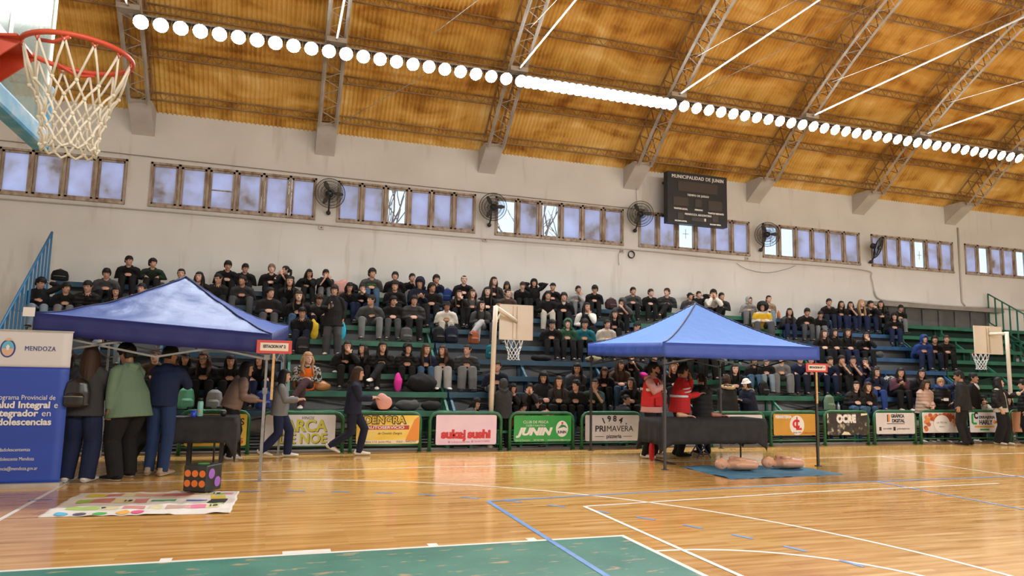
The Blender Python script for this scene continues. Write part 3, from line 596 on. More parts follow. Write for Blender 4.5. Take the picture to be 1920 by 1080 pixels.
put(s, xm, 'HARLY', 17.55, .53, .16, PK, bold=.006, width=.46); patch(s, xm, disc(17.88, .54, .055), PO); patch(s, xm, [(17.9, .52), (18.12, .525), (18.12, .55), (17.9, .56)], PO); patch(s, xm, [(17.16, .40), (17.85, .40), (17.85, .45), (17.16, .45)], flat('ochre', (.6, .32, .05))); patch(s, xm, [(17.34, .33), (17.66, .33), (17.66, .37), (17.34, .37)], PG)
t, s, xm = barrier(18.45, 19.9, .87, 18.5, 19.85, .28, .80, noisy('sign_tan', [(.50, .24, .12), (.58, .30, .17)], (3, 3, 3)), 'green barrier with tan brown sign at the far end')
put(s, xm, 'MADERAS', 19.2, .42, .18, PK, bold=.004, width=.9)

# ------------------------------------------------------------------ pop-up canopies
def canopy(x0, x1, y0, y1, eave, peak, drop, mt, mv, mp, mpole, label, tears=0, tag_paper=False, turn=0):
    cx, cy = (x0+x1)/2, (y0+y1)/2; t = empty('canopy_tent', (cx, cy, 0)); hx, hy = (x1-x0)/2, (y1-y0)/2
    def ez(u, v): return eave[0]*(1-u)*(1-v)+eave[1]*u*(1-v)+eave[2]*(1-u)*v+eave[3]*u*v
    rnd = random.Random(3 if tears else 4)
    def top(u, v):
        a, b = 2*u-1, 2*v-1; s = max(abs(a), abs(b)); w = 1-s
        z = ez(u, v)+(peak-ez(u, v))*(w**1.28)
        z += -.035*sin(pi*min(1, s))*(1-abs(abs(a)-abs(b)))+(noise.noise(Vector((a*5, b*5, 3)))*.022*tears+noise.noise(Vector((a*14, b*14, 9)))*.008*tears)*min(1, w*4)
        return Vector((a*hx, b*hy, z))
    cp = MB().grid(top, 56, 56); meshobj('canopy_top', evaluated(cp, 'canopy_top', [mt], solid=.004), t)
    vl = MB(); per = [(i/40, 0) for i in range(40)]+[(1, i/40) for i in range(40)]+[(1-i/40, 1) for i in range(40)]+[(0, 1-i/40) for i in range(40)]
    n = len(per); vs = []
    for k in range(4):
        for i, (u, v) in enumerate(per):
            w = .012*sin(i*1.1)*k/3; a, b = 2*u-1, 2*v-1; d = Vector((a*(abs(a) == 1), b*(abs(b) == 1), 0)); e = ez(u, v)
            mid = 1-abs(2*((i % 40)/40)-1); vs.append((a*hx*1.003+d.x*w, b*hy*1.003+d.y*w, e+.004-(drop+.02*mid)*k/3))
    vl.add(vs, [(k*n+i, k*n+(i+1) % n, (k+1)*n+(i+1) % n, (k+1)*n+i) for k in range(3) for i in range(n)], 0, True)
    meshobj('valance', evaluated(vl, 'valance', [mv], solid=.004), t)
    for u0, v0 in ((0, 0), (1, 0), (0, 1), (1, 1)):
        MB().tube([top(u0+(.5-u0)*k/14, v0+(.5-v0)*k/14)+Vector((0, 0, .006)) for k in range(15)], .013, 5).build('seam_piping', mp, t)
        px, py = (2*u0-1)*(hx-.05), (2*v0-1)*(hy-.05); e = ez(u0, v0); p = MB()
        p.box(px-.019, px+.019, py-.019, py+.019, .0, 1.25); p.box(px-.015, px+.015, py-.015, py+.015, 1.2, e-.02); p.box(px-.045, px+.045, py-.045, py+.045, 0, .012); p.box(px-.03, px+.03, py-.03, py+.03, 1.2, 1.28); p.box(px-.035, px+.035, py-.035, py+.035, e-.36, e-.28); p.build('pole', mpole, t)
    zb = min(eave)-.05
    for (ax, ay, bx, by) in ((-1, -1, 1, -1), (-1, 1, 1, 1), (-1, -1, -1, 1), (1, -1, 1, 1)):
        A = Vector((ax*(hx-.05), ay*(hy-.05), 0)); B = Vector((bx*(hx-.05), by*(hy-.05), 0)); s = MB()
        for k in range(2):
            P, Q = A.lerp(B, k/2), A.lerp(B, (k+1)/2); lo, hi = Vector((0, 0, zb-.30)), Vector((0, 0, zb-.02))
            s.beam(P+hi, Q+lo, .014, .026); s.beam(P+lo, Q+hi, .014, .026)
        s.build('truss_bar', mpole, t)
    for sx in (-1, 1):
        s = MB(); s.beam((sx*(hx-.05), 0, zb-.16), (0, 0, zb+.12), .014, .026); s.beam((0, sx*(hy-.05), zb-.16), (0, 0, zb+.12), .014, .026); s.build('truss_bar', mpole, t)
    MB().tube([(0, 0, zb+.0), (0, 0, peak-.03)], .018, 8).build('center_mast', mpole, t)
    if tag_paper: MB().box(-hx-.13, -hx+.01, -hy-.02, -hy-.016, eave[0]-.05, eave[0]+.07).build('paper_tag', PW, t)
    tag(t, label, 'canopy tent', 'pop-up canopies on the court'); t.rotation_euler.z = turn; return t
def satin(name, c, rough, sheen, spec=.5):
    m = mat(name, c, rough, 0, spec); nt, N, L, b = nodes(m); b.inputs['Sheen Weight'].default_value = sheen; b.inputs['Sheen Roughness'].default_value = .4; b.inputs['Sheen Tint'].default_value = (.5, .6, 1, 1)
    tc = N('ShaderNodeTexCoord'); n = N('ShaderNodeTexNoise'); n.inputs['Scale'].default_value = 5; n.inputs['Detail'].default_value = 3; L(tc.outputs['Object'], n.inputs['Vector'])
    bp = N('ShaderNodeBump'); bp.inputs['Strength'].default_value = .25; bp.inputs['Distance'].default_value = .05; L(n.outputs['Fac'], bp.inputs['Height']); L(bp.outputs[0], b.inputs['Normal']); return m
NAVY = satin('canopy_navy', (.030, .085, .36), .42, .04, .42); NAVYV = satin('canopy_navy_valance', (.010, .016, .13), .6, 0)  # one fabric: lamp light put into the top's colour, shade into the valance's
SKY = satin('canopy_blue', (.10, .21, .54), .75, .0, .2); SKYV = satin('canopy_blue_valance', (.035, .085, .42), .55, 0); PIPN = mat('piping_navy', (.01, .014, .07), .6)  # blue fabric likewise: top painted paler as lit, valance deeper as shaded
POLEG = noisy('pole_grey', [(.20, .20, .20), (.30, .30, .31)], (3, 3, 9), rough=.4, metal=.3); POLEK = mat('pole_charcoal', (.035, .035, .038), .45)
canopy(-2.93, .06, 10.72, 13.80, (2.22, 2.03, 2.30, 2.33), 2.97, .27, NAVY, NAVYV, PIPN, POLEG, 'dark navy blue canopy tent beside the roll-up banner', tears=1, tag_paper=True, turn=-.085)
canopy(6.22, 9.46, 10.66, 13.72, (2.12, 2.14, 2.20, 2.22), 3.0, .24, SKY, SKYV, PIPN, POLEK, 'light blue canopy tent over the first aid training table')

# station signs on wooden sticks, strapped to the front corner poles
LWOOD = noisy('pine_stick', [(.50, .30, .12), (.60, .40, .19)], (3, 3, 20), rough=.6); PAPER = noisy('sign_paper', [(.66, .58, .47), (.74, .67, .56)], (8, 8, 8), rough=.4); SRED = mat('sign_red', (.55, .05, .04), .35)
def station(x, y, z, w, h, body, label, wt):
    t = empty('station_sign', (x, y, 0)); MB().box(-w/2, w/2, -.01, 0, z-h/2, z+h/2).build('board', SRED, t); MB().box(-w*.40, w*.40, -.014, -.0095, z-h*.30, z+h*.30).build('paper', PAPER, t)
    MB().box(-.017, .017, 0.0, .018, 1.12, z+h/2-.02).build('stick', LWOOD, t); text('lettering', body, h*.3, (0, -.0155, z+h*.02), PK, t, bold=.003, width=wt)
    g = MB(); g.box(-w/2-.002, w/2+.002, -.0165, -.0155, z+h*.30, z+h/2); tag(t, label, 'sign', 'station signs on sticks'); return t
station(-.03, 10.56, 1.855, .47, .185, 'ESTACION N° 2', 'red framed ESTACION sign on a stick at the dark navy canopy', .30)
station(9.37, 10.635, 1.765, .48, .155, 'ESTACION N° 1', 'red framed ESTACION sign on a stick at the light blue canopy', .33)

# ------------------------------------------------------------------ tables and what lies on them
CLOTH = noisy('black_cloth', [(.010, .010, .011), (.022, .022, .024)], (6, 6, 6), rough=.8); LEGK = mat('leg_black', (.02, .02, .022), .4)
def cloth_table(cx, cy, L, D, z, drop, rz, label, clabel, corner):
    t = empty('folding_table', (cx, cy, 0), rz); MB().box(-L/2, L/2, -D/2, D/2, z-.045, z-.01).build('tabletop', LEGK, t)
    for sx in (-1, 1):
        x = sx*(L/2-.32); l = MB(); l.tube([(x, 0, z-.04), (x, 0, .03)], .016, 6); l.tube([(x, -D/2+.02, .018), (x, D/2-.02, .018)], .016, 6); l.tube([(x, -.2, z-.05), (x, 0, z-.35), (x, .2, z-.05)], .009, 5); l.build('leg', LEGK, t)
    tag(t, label, 'table'); c = empty('tablecloth', (cx, cy, 0), rz); mb = MB(); e = .012
    per = []; nn = 26
    for (ax, ay, bx, by) in ((-1, -1, 1, -1), (1, -1, 1, 1), (1, 1, -1, 1), (-1, 1, -1, -1)):
        for i in range(nn): u = i/nn; per.append((ax+(bx-ax)*u, ay+(by-ay)*u, min(u, 1-u)))
    vs = [(0, 0, z)]
    for px, py, q in per: vs.append((px*(L/2), py*(D/2), z))
    m_ = len(per)
    for k in range(1, 7):
        for i, (px, py, q) in enumerate(per):
            wv = .02*sin(i*.9)*k/6+.012*sin(i*2.3+1)*k/6; ex = e+(.01+wv+ .012*(q < .04))*k/6; dd = drop+(corner*(1-q/.10) if q < .10 else 0)
            vs.append((px*(L/2+ex), py*(D/2+ex), z-dd*k/6))
    fs = [(0, 1+i, 1+(i+1) % m_) for i in range(m_)]
    for k in range(6):
        for i in range(m_): a = 1+k*m_; fs.append((a+i, a+m_+i, a+m_+(i+1) % m_, a+(i+1) % m_))
    mb.add(vs, fs, 0, True); o = meshobj('drape', evaluated(mb, 'drape', [CLOTH], solid=.004), c); tag(c, clabel, 'tablecloth'); return t
cloth_table(7.62, 11.62, 2.3, .68, .80, .44, .04, 'folding table with black legs under the light blue canopy', 'black tablecloth draped over the table under light blue canopy', .16)
cloth_table(-1.22, 12.1, 1.42, .66, .80, .38, -.02, 'folding table with black legs under the dark navy canopy', 'black tablecloth draped over the table under dark navy canopy', .30)
# a plain stool-like black table beside it
t = empty('stool', (-1.0, 12.72, 0)); MB().box(-.28, .28, -.2, .2, .46, .50).build('tabletop', LEGK, t)
for sx in (-.24, .24):
    for sy in (-.16, .16): MB().box(sx-.025, sx+.025, sy-.025, sy+.025, 0, .46).build('leg', LEGK, t)
tag(t, 'low black square-legged stool standing behind the table under navy canopy', 'stool')
MINT = mat('mint_enamel', (.22, .50, .42), .35); BLUEP = mat('blue_plastic', (.02, .06, .55), .3)
b = empty('water_bottle', (-1.06, 11.98, .803)); MB().lathe([(.04, 0), (.043, .01), (.043, .20), (.036, .225), (.03, .23)], 14).build('body', MINT, b); MB().lathe([(.033, .23), (.034, .27), (.026, .285)], 14).build('cap', BLACKPL, b); MB().box(-.012, .012, -.0455, -.043, .05, .085).build('emblem', PO, b); tag(b, 'tall mint green steel bottle standing on the black cloth table', 'bottle')
c = MB(); c.lathe([(.034, 0), (.036, .005), (.046, .09), (.043, .09), (.033, .008)], 14); tag(c.build('cup', BLUEP, None, (-1.14, 11.88, .803)), 'small bright blue cup on the black cloth table', 'cup')
jar = empty('mate_gourd', (-.72, 11.95, .803)); MB().lathe([(.03, 0), (.045, .03), (.045, .07), (.035, .085)], 12).build('bowl', BLACKPL, jar); MB().lathe([(.037, .083), (.037, .09), (.032, .092)], 12).build('rim', STEEL, jar); tag(jar, 'small black mate cup at the corner of the black cloth table', 'cup')
PP = noisy('paper_lilac', [(.5, .5, .62), (.6, .6, .72)], (5, 5, 5))
for i, (x, y, rz, lb) in enumerate(((-1.55, 11.9, .2, 'sheet of paper at the hidden end of the black cloth table'), (-1.32, 11.95, -.3, 'sheet of paper beside the blue cup on black cloth table'))):
    tag(MB().box(-.105, .105, -.148, .148, 0, .002).build('paper_sheet', PP, None, (x, y, .803)), lb, 'paper').rotation_euler.z = rz
# training arms
SKINP = mat('vinyl_skin', (.60, .32, .20), .4); SKIND = mat('vinyl_skin_dark', (.42, .16, .11), .45)
def hand_tubes(mb, w, f, n, side, s=1.0, curl=.5, splay=.0, fr=.0088, spread=.021):
    f = Vector(f).normalized(); n = Vector(n); n = (n-f*n.dot(f)).normalized(); sd = f.cross(n)*side; w = Vector(w)
    mb.tube([w-f*.01, w+f*.03*s, w+f*.085*s], [(.027*s, .016*s), (.042*s, .017*s), (.043*s, .013*s)], 10, side=sd)
    for i, L in enumerate((.072, .082, .077, .060)):
        o = (1.5-i)*spread*s; p = w+f*.078*s+sd*o; d = (f+sd*(1.5-i)*splay).normalized(); ax_ = d.cross(n); pts = [p]; a = curl*.45
        for k, q in enumerate((.45, .32, .25)):
            dd = d*cos(a)+n*sin(a); p = p+dd*L*q*s; pts.append(p); a += curl*.75
        mb.tube(pts, [fr*s*1.08, fr*s, fr*s*.95, fr*s*.75], 7)
    p = w+f*.022*s+sd*.034*s; d = (f*.62+sd*.72+n*.28).normalized(); q = p+d*.045*s; d2 = (f*.9+sd*.25+n*.38).normalized()
    mb.tube([p-sd*.012*s, p, q, q+d2*.034*s], [.015*s, .0135*s, .011*s, .0085*s], 7)
def train_arm(x, y, rz, m, label):
    mb = MB(); mb.tube([(-.15, 0, .045), (-.13, 0, .048), (-.06, 0, .046), (.0, 0, .038), (.05, 0, .034)], [.034, .048, .047, .038, .03], 10); hand_tubes(mb, (.045, 0, .034), (1, .05, -.06), (0, 0, -1), 1, 1.15, .55, .14, .0115, .027)
    o = meshobj('manikin_limb', evaluated(mb, 'manikin_limb', [m], voxel=.006, smooth=2), None, (x, y, .806)); o.rotation_euler.z = rz; tag(o, label, 'training arm', 'practice arms on the table')
train_arm(7.22, 11.62, -.15, SKINP, 'pale vinyl practice arm on black table, close to the second red jacket')
train_arm(8.02, 11.72, -.25, SKIND, 'darker brown vinyl practice arm on black table, near fur hood coat')
# blue mat and half-body training manikins
MATB = noisy('mat_blue', [(.045, .16, .29), (.075, .24, .38)], (3, 3, 3), rough=.75)
def sheet(corners, nu, nv, amp, fr, seed, z0=.003):
    A, B, D, E_ = [Vector((*c, 0)) for c in corners]
    def f(u, v):
        p = A.lerp(B, u).lerp(D.lerp(E_, u), v); n = noise.noise(Vector((p.x*fr, p.y*fr, seed))); n2 = noise.noise(Vector((p.x*fr*2.7, p.y*fr*2.7, seed+5)))
        return p+Vector((.02*noise.noise(Vector((v*6, u*6, seed))), .02*noise.noise(Vector((u*7, v*5, seed+2))), z0+amp*max(0, n)+amp*.5*max(0, n2)))
    return f
bm_f = sheet(((6.75, 9.57), (9.0, 9.69), (6.77, 11.06), (8.9, 10.86)), 50, 40, .03, 2.2, 3); tag(meshobj('floor_mat', evaluated(MB().grid(bm_f, 60, 44), 'floor_mat', [MATB], solid=.006)), 'rumpled blue mat on the floor under the training torsos', 'mat')
def manikin(x, y, rz, label):
    t = empty('training_torso', (x, y, .022), rz); mb = MB()
    mb.tube([(.30, 0, .085), (.24, 0, .09), (.10, 0, .10), (-.02, 0, .105), (-.10, 0, .09), (-.17, 0, .075), (-.2, 0, .075)], [(.155, .085), (.17, .09), (.18, .10), (.195, .105), (.17, .08), (.07, .06), (.055, .055)], 18, side=(0, 1, 0))
    mb.ball((-.30, 0, .10), (.115, .078, .095)); mb.ball((-.275, 0, .185), (.03, .014, .022)); mb.ball((-.22, 0, .15), (.035, .045, .03)); mb.ball((-.30, .078, .095), (.025, .012, .03)); mb.ball((-.30, -.078, .095), (.025, .012, .03)); mb.ball((-.33, 0, .165), (.02, .05, .022))
    mb.ball((.0, .09, .185), (.10, .085, .03)); mb.ball((.0, -.09, .185), (.10, .085, .03))
    me = evaluated(mb, 'torso', [SKINP], voxel=.009, smooth=3)
    for v in me.vertices: v.co.z = max(0, v.co.z)
    meshobj('torso', me, t); MB().box(.305, .312, -.04, .04, .07, .10).build('emblem', BLUEP, t); tag(t, label, 'training torso', 'first aid training torsos'); return t
manikin(7.44, 10.36, -.10, 'tan resuscitation training torso on blue mat, nearer the canopy pole'); manikin(8.42, 10.42, -.12, 'tan resuscitation training torso on blue mat, nearer the station sign stick')

# ------------------------------------------------------------------ roll-up banner
BB = mat('banner_blue', (.020, .065, .40), .45); BW = mat('banner_white', (.60, .59, .60), .45); BNT = mat('banner_navy_text', (.03, .04, .22), .5)
t = empty('rollup_banner', (-3.05, 10.70, 0)); w = .50
def bcurve(u, v): return Vector(((2*u-1)*w, .012*sin(v*5)+.004*sin(u*9), .05+1.46*v))
meshobj('banner_sheet', evaluated(MB().grid(lambda u, v: Vector(((2*u-1)*w, .008*sin(v*4.5), .04+1.47*v)), 8, 30), 'banner_sheet', [BB], solid=.003), t)
meshobj('banner_header', evaluated(MB().grid(lambda u, v: Vector(((2*u-1)*w, .008*sin((1+v*.32)*4.5), 1.51+.46*v)), 8, 12), 'banner_header', [BW], solid=.003), t)
MB().box(-w-.02, w+.02, -.08, .08, 0, .05).build('base', STEEL, t); MB().box(-w-.01, w+.01, -.012, .012, 1.965, 1.985).build('top_bar', STEEL, t); MB().tube([(0, .03, .04), (0, .03, 1.97)], .01, 6).build('support_pole', STEEL, t)
def bt(body, x, z, s, m=PW, y=-.013, **k): text('lettering', body, s, ((x+3.18)*.977+.056, y, z), m, t, **k)
bt('MENDOZA', -3.09, 1.745, .085, BNT, bold=.001, width=.345)
em = empty('emblem', (-3.27+3.0+.055, -.013, 1.74)); em.parent = t
MB().poly([(.085*cos(2*pi*i/30), -.0, .115*sin(2*pi*i/30)) for i in range(30)], (0, .001, 0)).build('ring', BNT, em); MB().poly([(.068*cos(2*pi*i/30), -.002, .098*sin(2*pi*i/30)) for i in range(30)], (0, .001, 0)).build('sky_field', mat('print_cyan', (.12, .42, .60), .5), em)
MB().poly([(.066*cos(pi+pi*i/20), -.004, .095*sin(pi+pi*i/20)) for i in range(21)], (0, .001, 0)).build('ground_field', mat('print_sand', (.60, .40, .28), .5), em); MB().poly([(.012, -.005, -.02), (-.012, -.005, -.02), (-.02, -.005, .03), (0, -.005, .05), (.02, -.005, .03)], (0, .001, 0)).build('tree_mark', PW, em); MB().poly([(.04*cos(pi*i/12), -.005, .10+.035*sin(pi*i/12)) for i in range(13)], (0, .001, 0)).build('sun_mark', mat('print_sand', (.60, .40, .28), .5), em)
x0 = -3.57
for bdy, z, sz, wd, bo in (('Programa Provincial de', 1.12, .085, .705, 0), ('Salud Integral', 1.025, .115, .655, .004), ('Integrador', .92, .115, .525, .004), ('Adolescencias', .81, .115, .695, .004), ('@saludadolescentemza', .465, .062, .475, 0), ('Salud Adolescente Mendoza', .35, .062, .53, 0), ('adolescencia@mendoza.gov.ar', .23, .062, .58, 0)): bt(bdy, x0, z, sz, align='LEFT', bold=bo, width=wd*.977)
bt('e', x0+.70, 1.025, .115, align='LEFT', width=.04); bt('en', x0+.565, .92, .115, align='LEFT', width=.10)
tag(t, 'blue and white roll-up banner with oval emblem standing on the court', 'banner')

# ------------------------------------------------------------------ big dice and printed floor game
DK = noisy('dice_black', [(.012, .014, .012), (.03, .034, .03)], (9, 9, 9), rough=.5); d = empty('dice', (-.87+.085, 9.61+.235, .032), radians(61)); a = .16
me = MB().box(-a, a, -a, a, 0, .32).mesh('body', [DK]); o = meshobj('body', me, d); bv = o.modifiers.new('b', 'BEVEL'); bv.width = .018; bv.segments = 3
DO = mat('dice_orange', (.75, .17, .03), .5); DP = mat('dice_purple', (.32, .12, .50), .5); DG = mat('dice_green', (.08, .32, .06), .5)
def pip(o, n, r, m):
    o = Vector(o); n = Vector(n); x = Vector((0, 0, 1)) if abs(n.z) < .5 else Vector((1, 0, 0)); y = n.cross(x)
    MB().poly([o+x*r*cos(2*pi*i/24)+y*r*sin(2*pi*i/24) for i in range(24)], n*.004).build('pip', m, d)
for i in range(3):
    for z in (.10, .22): pip((-a-.001, -.10+.10*i, z), (-1, 0, 0), .042, DO)
pip((-.065, -a-.001, .215), (0, -1, 0), .062, DP); pip((.065, -a-.001, .105), (0, -1, 0), .062, DP); pip((0, 0, .321), (0, 0, 1), .07, DG)
tag(d, 'large black soft dice with orange and purple dots on the game sheet', 'dice')
GS = noisy('game_sheet', [(.62, .58, .52), (.74, .71, .66)], (4, 4, 4), rough=.6)
gf = sheet(((-2.22, 8.58), (-.37, 8.40), (-2.17, 10.05), (-.34, 9.84)), 60, 50, .028, 3.2, 11); g = meshobj('game_sheet', evaluated(MB().grid(gf, 70, 56), 'game_sheet', [GS], solid=.003)); tag(g, 'white wrinkled floor game sheet with coloured squares and circles', 'game sheet')
def gp(u0, u1, v0, v1, c, name='printed_square', sk=0):
    MB().grid(lambda u, v: gf(u0+(u1-u0)*u+sk*v, v0+(v1-v0)*v)+Vector((0, 0, .004)), 8, 6).build(name, flat('g'+str(c), c, .6), g)
Yl, Rs, Sa, Gr, Te, Pk, Cm = (.60, .48, .05), (.52, .20, .17), (.62, .33, .22), (.32, .48, .08), (.06, .30, .12), (.66, .13, .25), (.62, .55, .30)
for u0, u1, c in ((.10, .21, Yl), (.21, .31, Rs), (.31, .38, Cm), (.38, .55, Sa), (.55, .63, Rs), (.63, .75, (.48, .14, .13)), (.75, .88, Cm), (.88, .95, Gr), (.93, .99, (.55, .24, .28))): gp(u0-.02, u1-.02, .78, .92, c)
for u0, u1, c in ((.10, .18, Gr), (.18, .30, Rs), (.30, .42, Cm), (.42, .50, Rs)): gp(u0-.02, u1-.02, .50, .66, c)
for u0, u1, c in ((.08, .26, Gr), (.27, .36, Cm), (.38, .50, Rs), (.52, .60, Cm), (.62, .76, (.50, .30, .24)), (.74, .84, Pk), (.84, .92, Cm)): gp(u0, u1, .22, .34, c)
gp(.84, .94, .42, .62, (.03, .03, .03)); gp(.84, .93, .62, .74, Yl); gp(.86, .94, .34, .42, Gr); gp(.50, .64, .54, .62, Te, 'printed_snake'); gp(.70, .82, .54, .59, (.05, .12, .45), 'printed_ladder')
for u, c in ((.10, (.08, .42, .66)), (.20, (.06, .06, .08)), (.305, (.03, .40, .05)), (.42, (.74, .36, .02)), (.50, (.68, .05, .18))):
    MB().poly([gf(u+.036*cos(2*pi*i/26), .075+.05*sin(2*pi*i/26))+Vector((0, 0, .006)) for i in range(26)], (0, 0, .001)).build('printed_circle', flat('g'+str(c), c, .6), g)
for bdy, u, v in (('15', .36, .58), ('9', .28, .28), ('17', .80, .85), ('18', .86, .85), ('10', .88, .28)):
    p = gf(u, v); text('printed_number', bdy, .10, (p.x, p.y, p.z+.012), PK, g, rot=(0, 0, 0), bold=.003)

# ------------------------------------------------------------------ big hoop at the near end
HR = noisy('rim_red', [(.50, .05, .025), (.62, .09, .04)], (8, 8, 8), rough=.45); NET = noisy('net_cord', [(.58, .52, .42), (.72, .67, .56)], (20, 20, 20), rough=.8)
GL = bpy.data.materials.new('backboard_glass'); GL.use_nodes = True; nt, N, L, b_ = nodes(GL); tr = N('ShaderNodeBsdfTransparent'); tr.inputs[0].default_value = (.80, .90, .90, 1); gl = N('ShaderNodeBsdfGlossy'); gl.inputs['Roughness'].default_value = .12; gl.inputs[0].default_value = (.9, .95, .95, 1); df = N('ShaderNodeBsdfDiffuse'); df.inputs[0].default_value = (.42, .54, .54, 1)
no = N('ShaderNodeTexNoise'); no.inputs['Scale'].default_value = 4; no.inputs['Detail'].default_value = 5; rr = ramp(N, [(.35, (.20, .20, .20)), (.75, (.55, .55, .55))]); L(no.outputs['Fac'], rr.inputs[0])
m1 = N('ShaderNodeMixShader'); L(rr.outputs[0], m1.inputs[0]); L(tr.outputs[0], m1.inputs[1]); L(df.outputs[0], m1.inputs[2]); m2 = N('ShaderNodeMixShader'); m2.inputs[0].default_value = .16; L(m1.outputs[0], m2.inputs[1]); L(gl.outputs[0], m2.inputs[2]); L(m2.outputs[0], nt.nodes['Material Output'].inputs[0])
HX, HY, HZ = -.99, 3.78, 3.05; bx = HX-.38
t = empty('basketball_hoop', (bx, HY, 0)); o = Vector((HX-bx, 0, HZ))
def net(parent, c, R, rb, H, n, rc, m, rows=5, seed=1, sag=0):
    rnd = random.Random(seed); mb = MB(); c = Vector(c); lv = [0, .36, .52, .67, .82, .95]
    rad = [R, R*.80, R*.68, R*.60, R*.55, rb]
    def P(k, j, jit=1):
        a = 2*pi*(j)/n; r = rad[k]; h = -H*lv[k]
        return c+Vector((r*cos(a)+jit*rnd.uniform(-.006, .006)*(k > 0)*R/.23, r*sin(a)+jit*rnd.uniform(-.006, .006)*(k > 0)*R/.23, h+jit*rnd.uniform(-.010, .010)*(k > 0)*R/.23))
    G = {}
    for k in range(6):
        for j in range(n): G[k, j] = P(k, j+(.5 if k % 2 else 0))
    for k in range(5):
        for j in range(n):
            if k % 2 == 0: e = [(G[k, j], G[k+1, j]), (G[k, j], G[k+1, (j-1) % n])]
            else: e = [(G[k, j], G[k+1, (j+1) % n]), (G[k, j], G[k+1, j])]
            for p, q in e:
                mid = (p+q)/2; out = Vector((mid.x-c.x, mid.y-c.y, 0)).normalized(); mid += out*(-.006 if k else .004)*R/.23
                mb.tube([p, mid, q], [rc, rc*.9, rc], 6)
    for j in range(n):
        p, q = G[5, j], G[5, (j+1) % n]; mb.tube([p, (p+q)/2+Vector((0, 0, -.025*R/.23)), q], rc, 6)
    for (k, j), p in G.items():
        if k: mb.ball(p, rc*1.7, 6, 5)
    return mb.build('net', m, parent)
MB().tube([o+Vector((.232*cos(2*pi*i/40), .232*sin(2*pi*i/40), 0)) for i in range(40)], .0125, 8, closed=True).build('rim', HR, t)
hk = MB()
for j in range(12):
    a = 2*pi*j/12; p = o+Vector((.23*cos(a), .23*sin(a), -.012)); hk.tube([p+Vector((-.012*sin(a), .012*cos(a), 0)), p+Vector((0, 0, -.022)), p+Vector((.012*sin(a), -.012*cos(a), 0))], .004, 5)
hk.build('net_hook', HR, t)
br = MB(); br.poly([(.02, -.1, HZ-.01), (.02, .1, HZ-.01), (.17, .15, HZ-.01), (.17, -.15, HZ-.01)], (0, 0, .012)); br.box(.02, .035, -.11, .11, HZ-.17, HZ+.02)
for sy in (-.105, .095): br.poly([(.03, sy, HZ-.16), (.03, sy, HZ), (.18, sy, HZ), (.16, sy, HZ-.03)], (0, .01, 0))
for s in (-1, 1): br.tube([o+Vector((-.12, s*.14, -.01)), o+Vector((-.05, s*.20, -.035)), o+Vector((.02, s*.231, -.013))], .009, 6)
br.build('rim_bracket', HR, t); net(t, o+Vector((0, 0, -.02)), .226, .115, .47, 12, .0062, NET)
MB().box(-.012, 0.0, -.89, .89, 2.92, 3.95).build('backboard', GL, t)
f = MB(); f.box(-.03, .006, -.93, -.88, 2.88, 3.98); f.box(-.03, .006, .88, .93, 2.88, 3.98); f.box(-.03, .006, -.93, .93, 3.94, 3.98); f.box(-.03, .006, -.93, .93, 2.88, 2.92); f.build('board_frame', WHITEM, t)
lm = MB(); lm.box(.001, .003, -.30, -.25, 3.15, 3.6); lm.box(.001, .003, .25, .30, 3.15, 3.6); lm.box(.001, .003, -.30, .30, 3.55, 3.6); lm.box(.001, .003, -.30, .30, 3.15, 3.2); lm.build('target_marking', WHITEM, t)
BP = noisy('pad_blue', [(.035, .20, .42), (.06, .28, .50), (.35, .45, .52)], (5, 5, 5), 5, rough=.6); p = MB(); p.box(-.055, .03, -.95, .95, 2.80, 2.92); p.box(-.055, .03, .90, .96, 2.80, 3.2); o_ = meshobj('edge_padding', p.mesh('edge_padding', [BP]), t); bv = o_.modifiers.new('b', 'BEVEL'); bv.width = .02; bv.segments = 2
TN = noisy('steel_tan', [(.45, .36, .24), (.55, .46, .33)], (4, 4, 4), rough=.5); fr = MB()
for sy in (-.3, .3): fr.beam((-.06, sy, 3.55), (-1.6, sy, 3.35), .08); fr.beam((-.06, sy, 3.0), (-1.6, sy, 2.6), .08); fr.beam((-.06, sy, 2.98), (-.06, sy, 3.7), .07)
fr.box(-.10, -.03, -.5, .5, 2.94, 3.02); fr.build('support_frame', TN, t); tag(t, 'red rim basketball hoop with white net and glass backboard close by', 'basketball hoop')

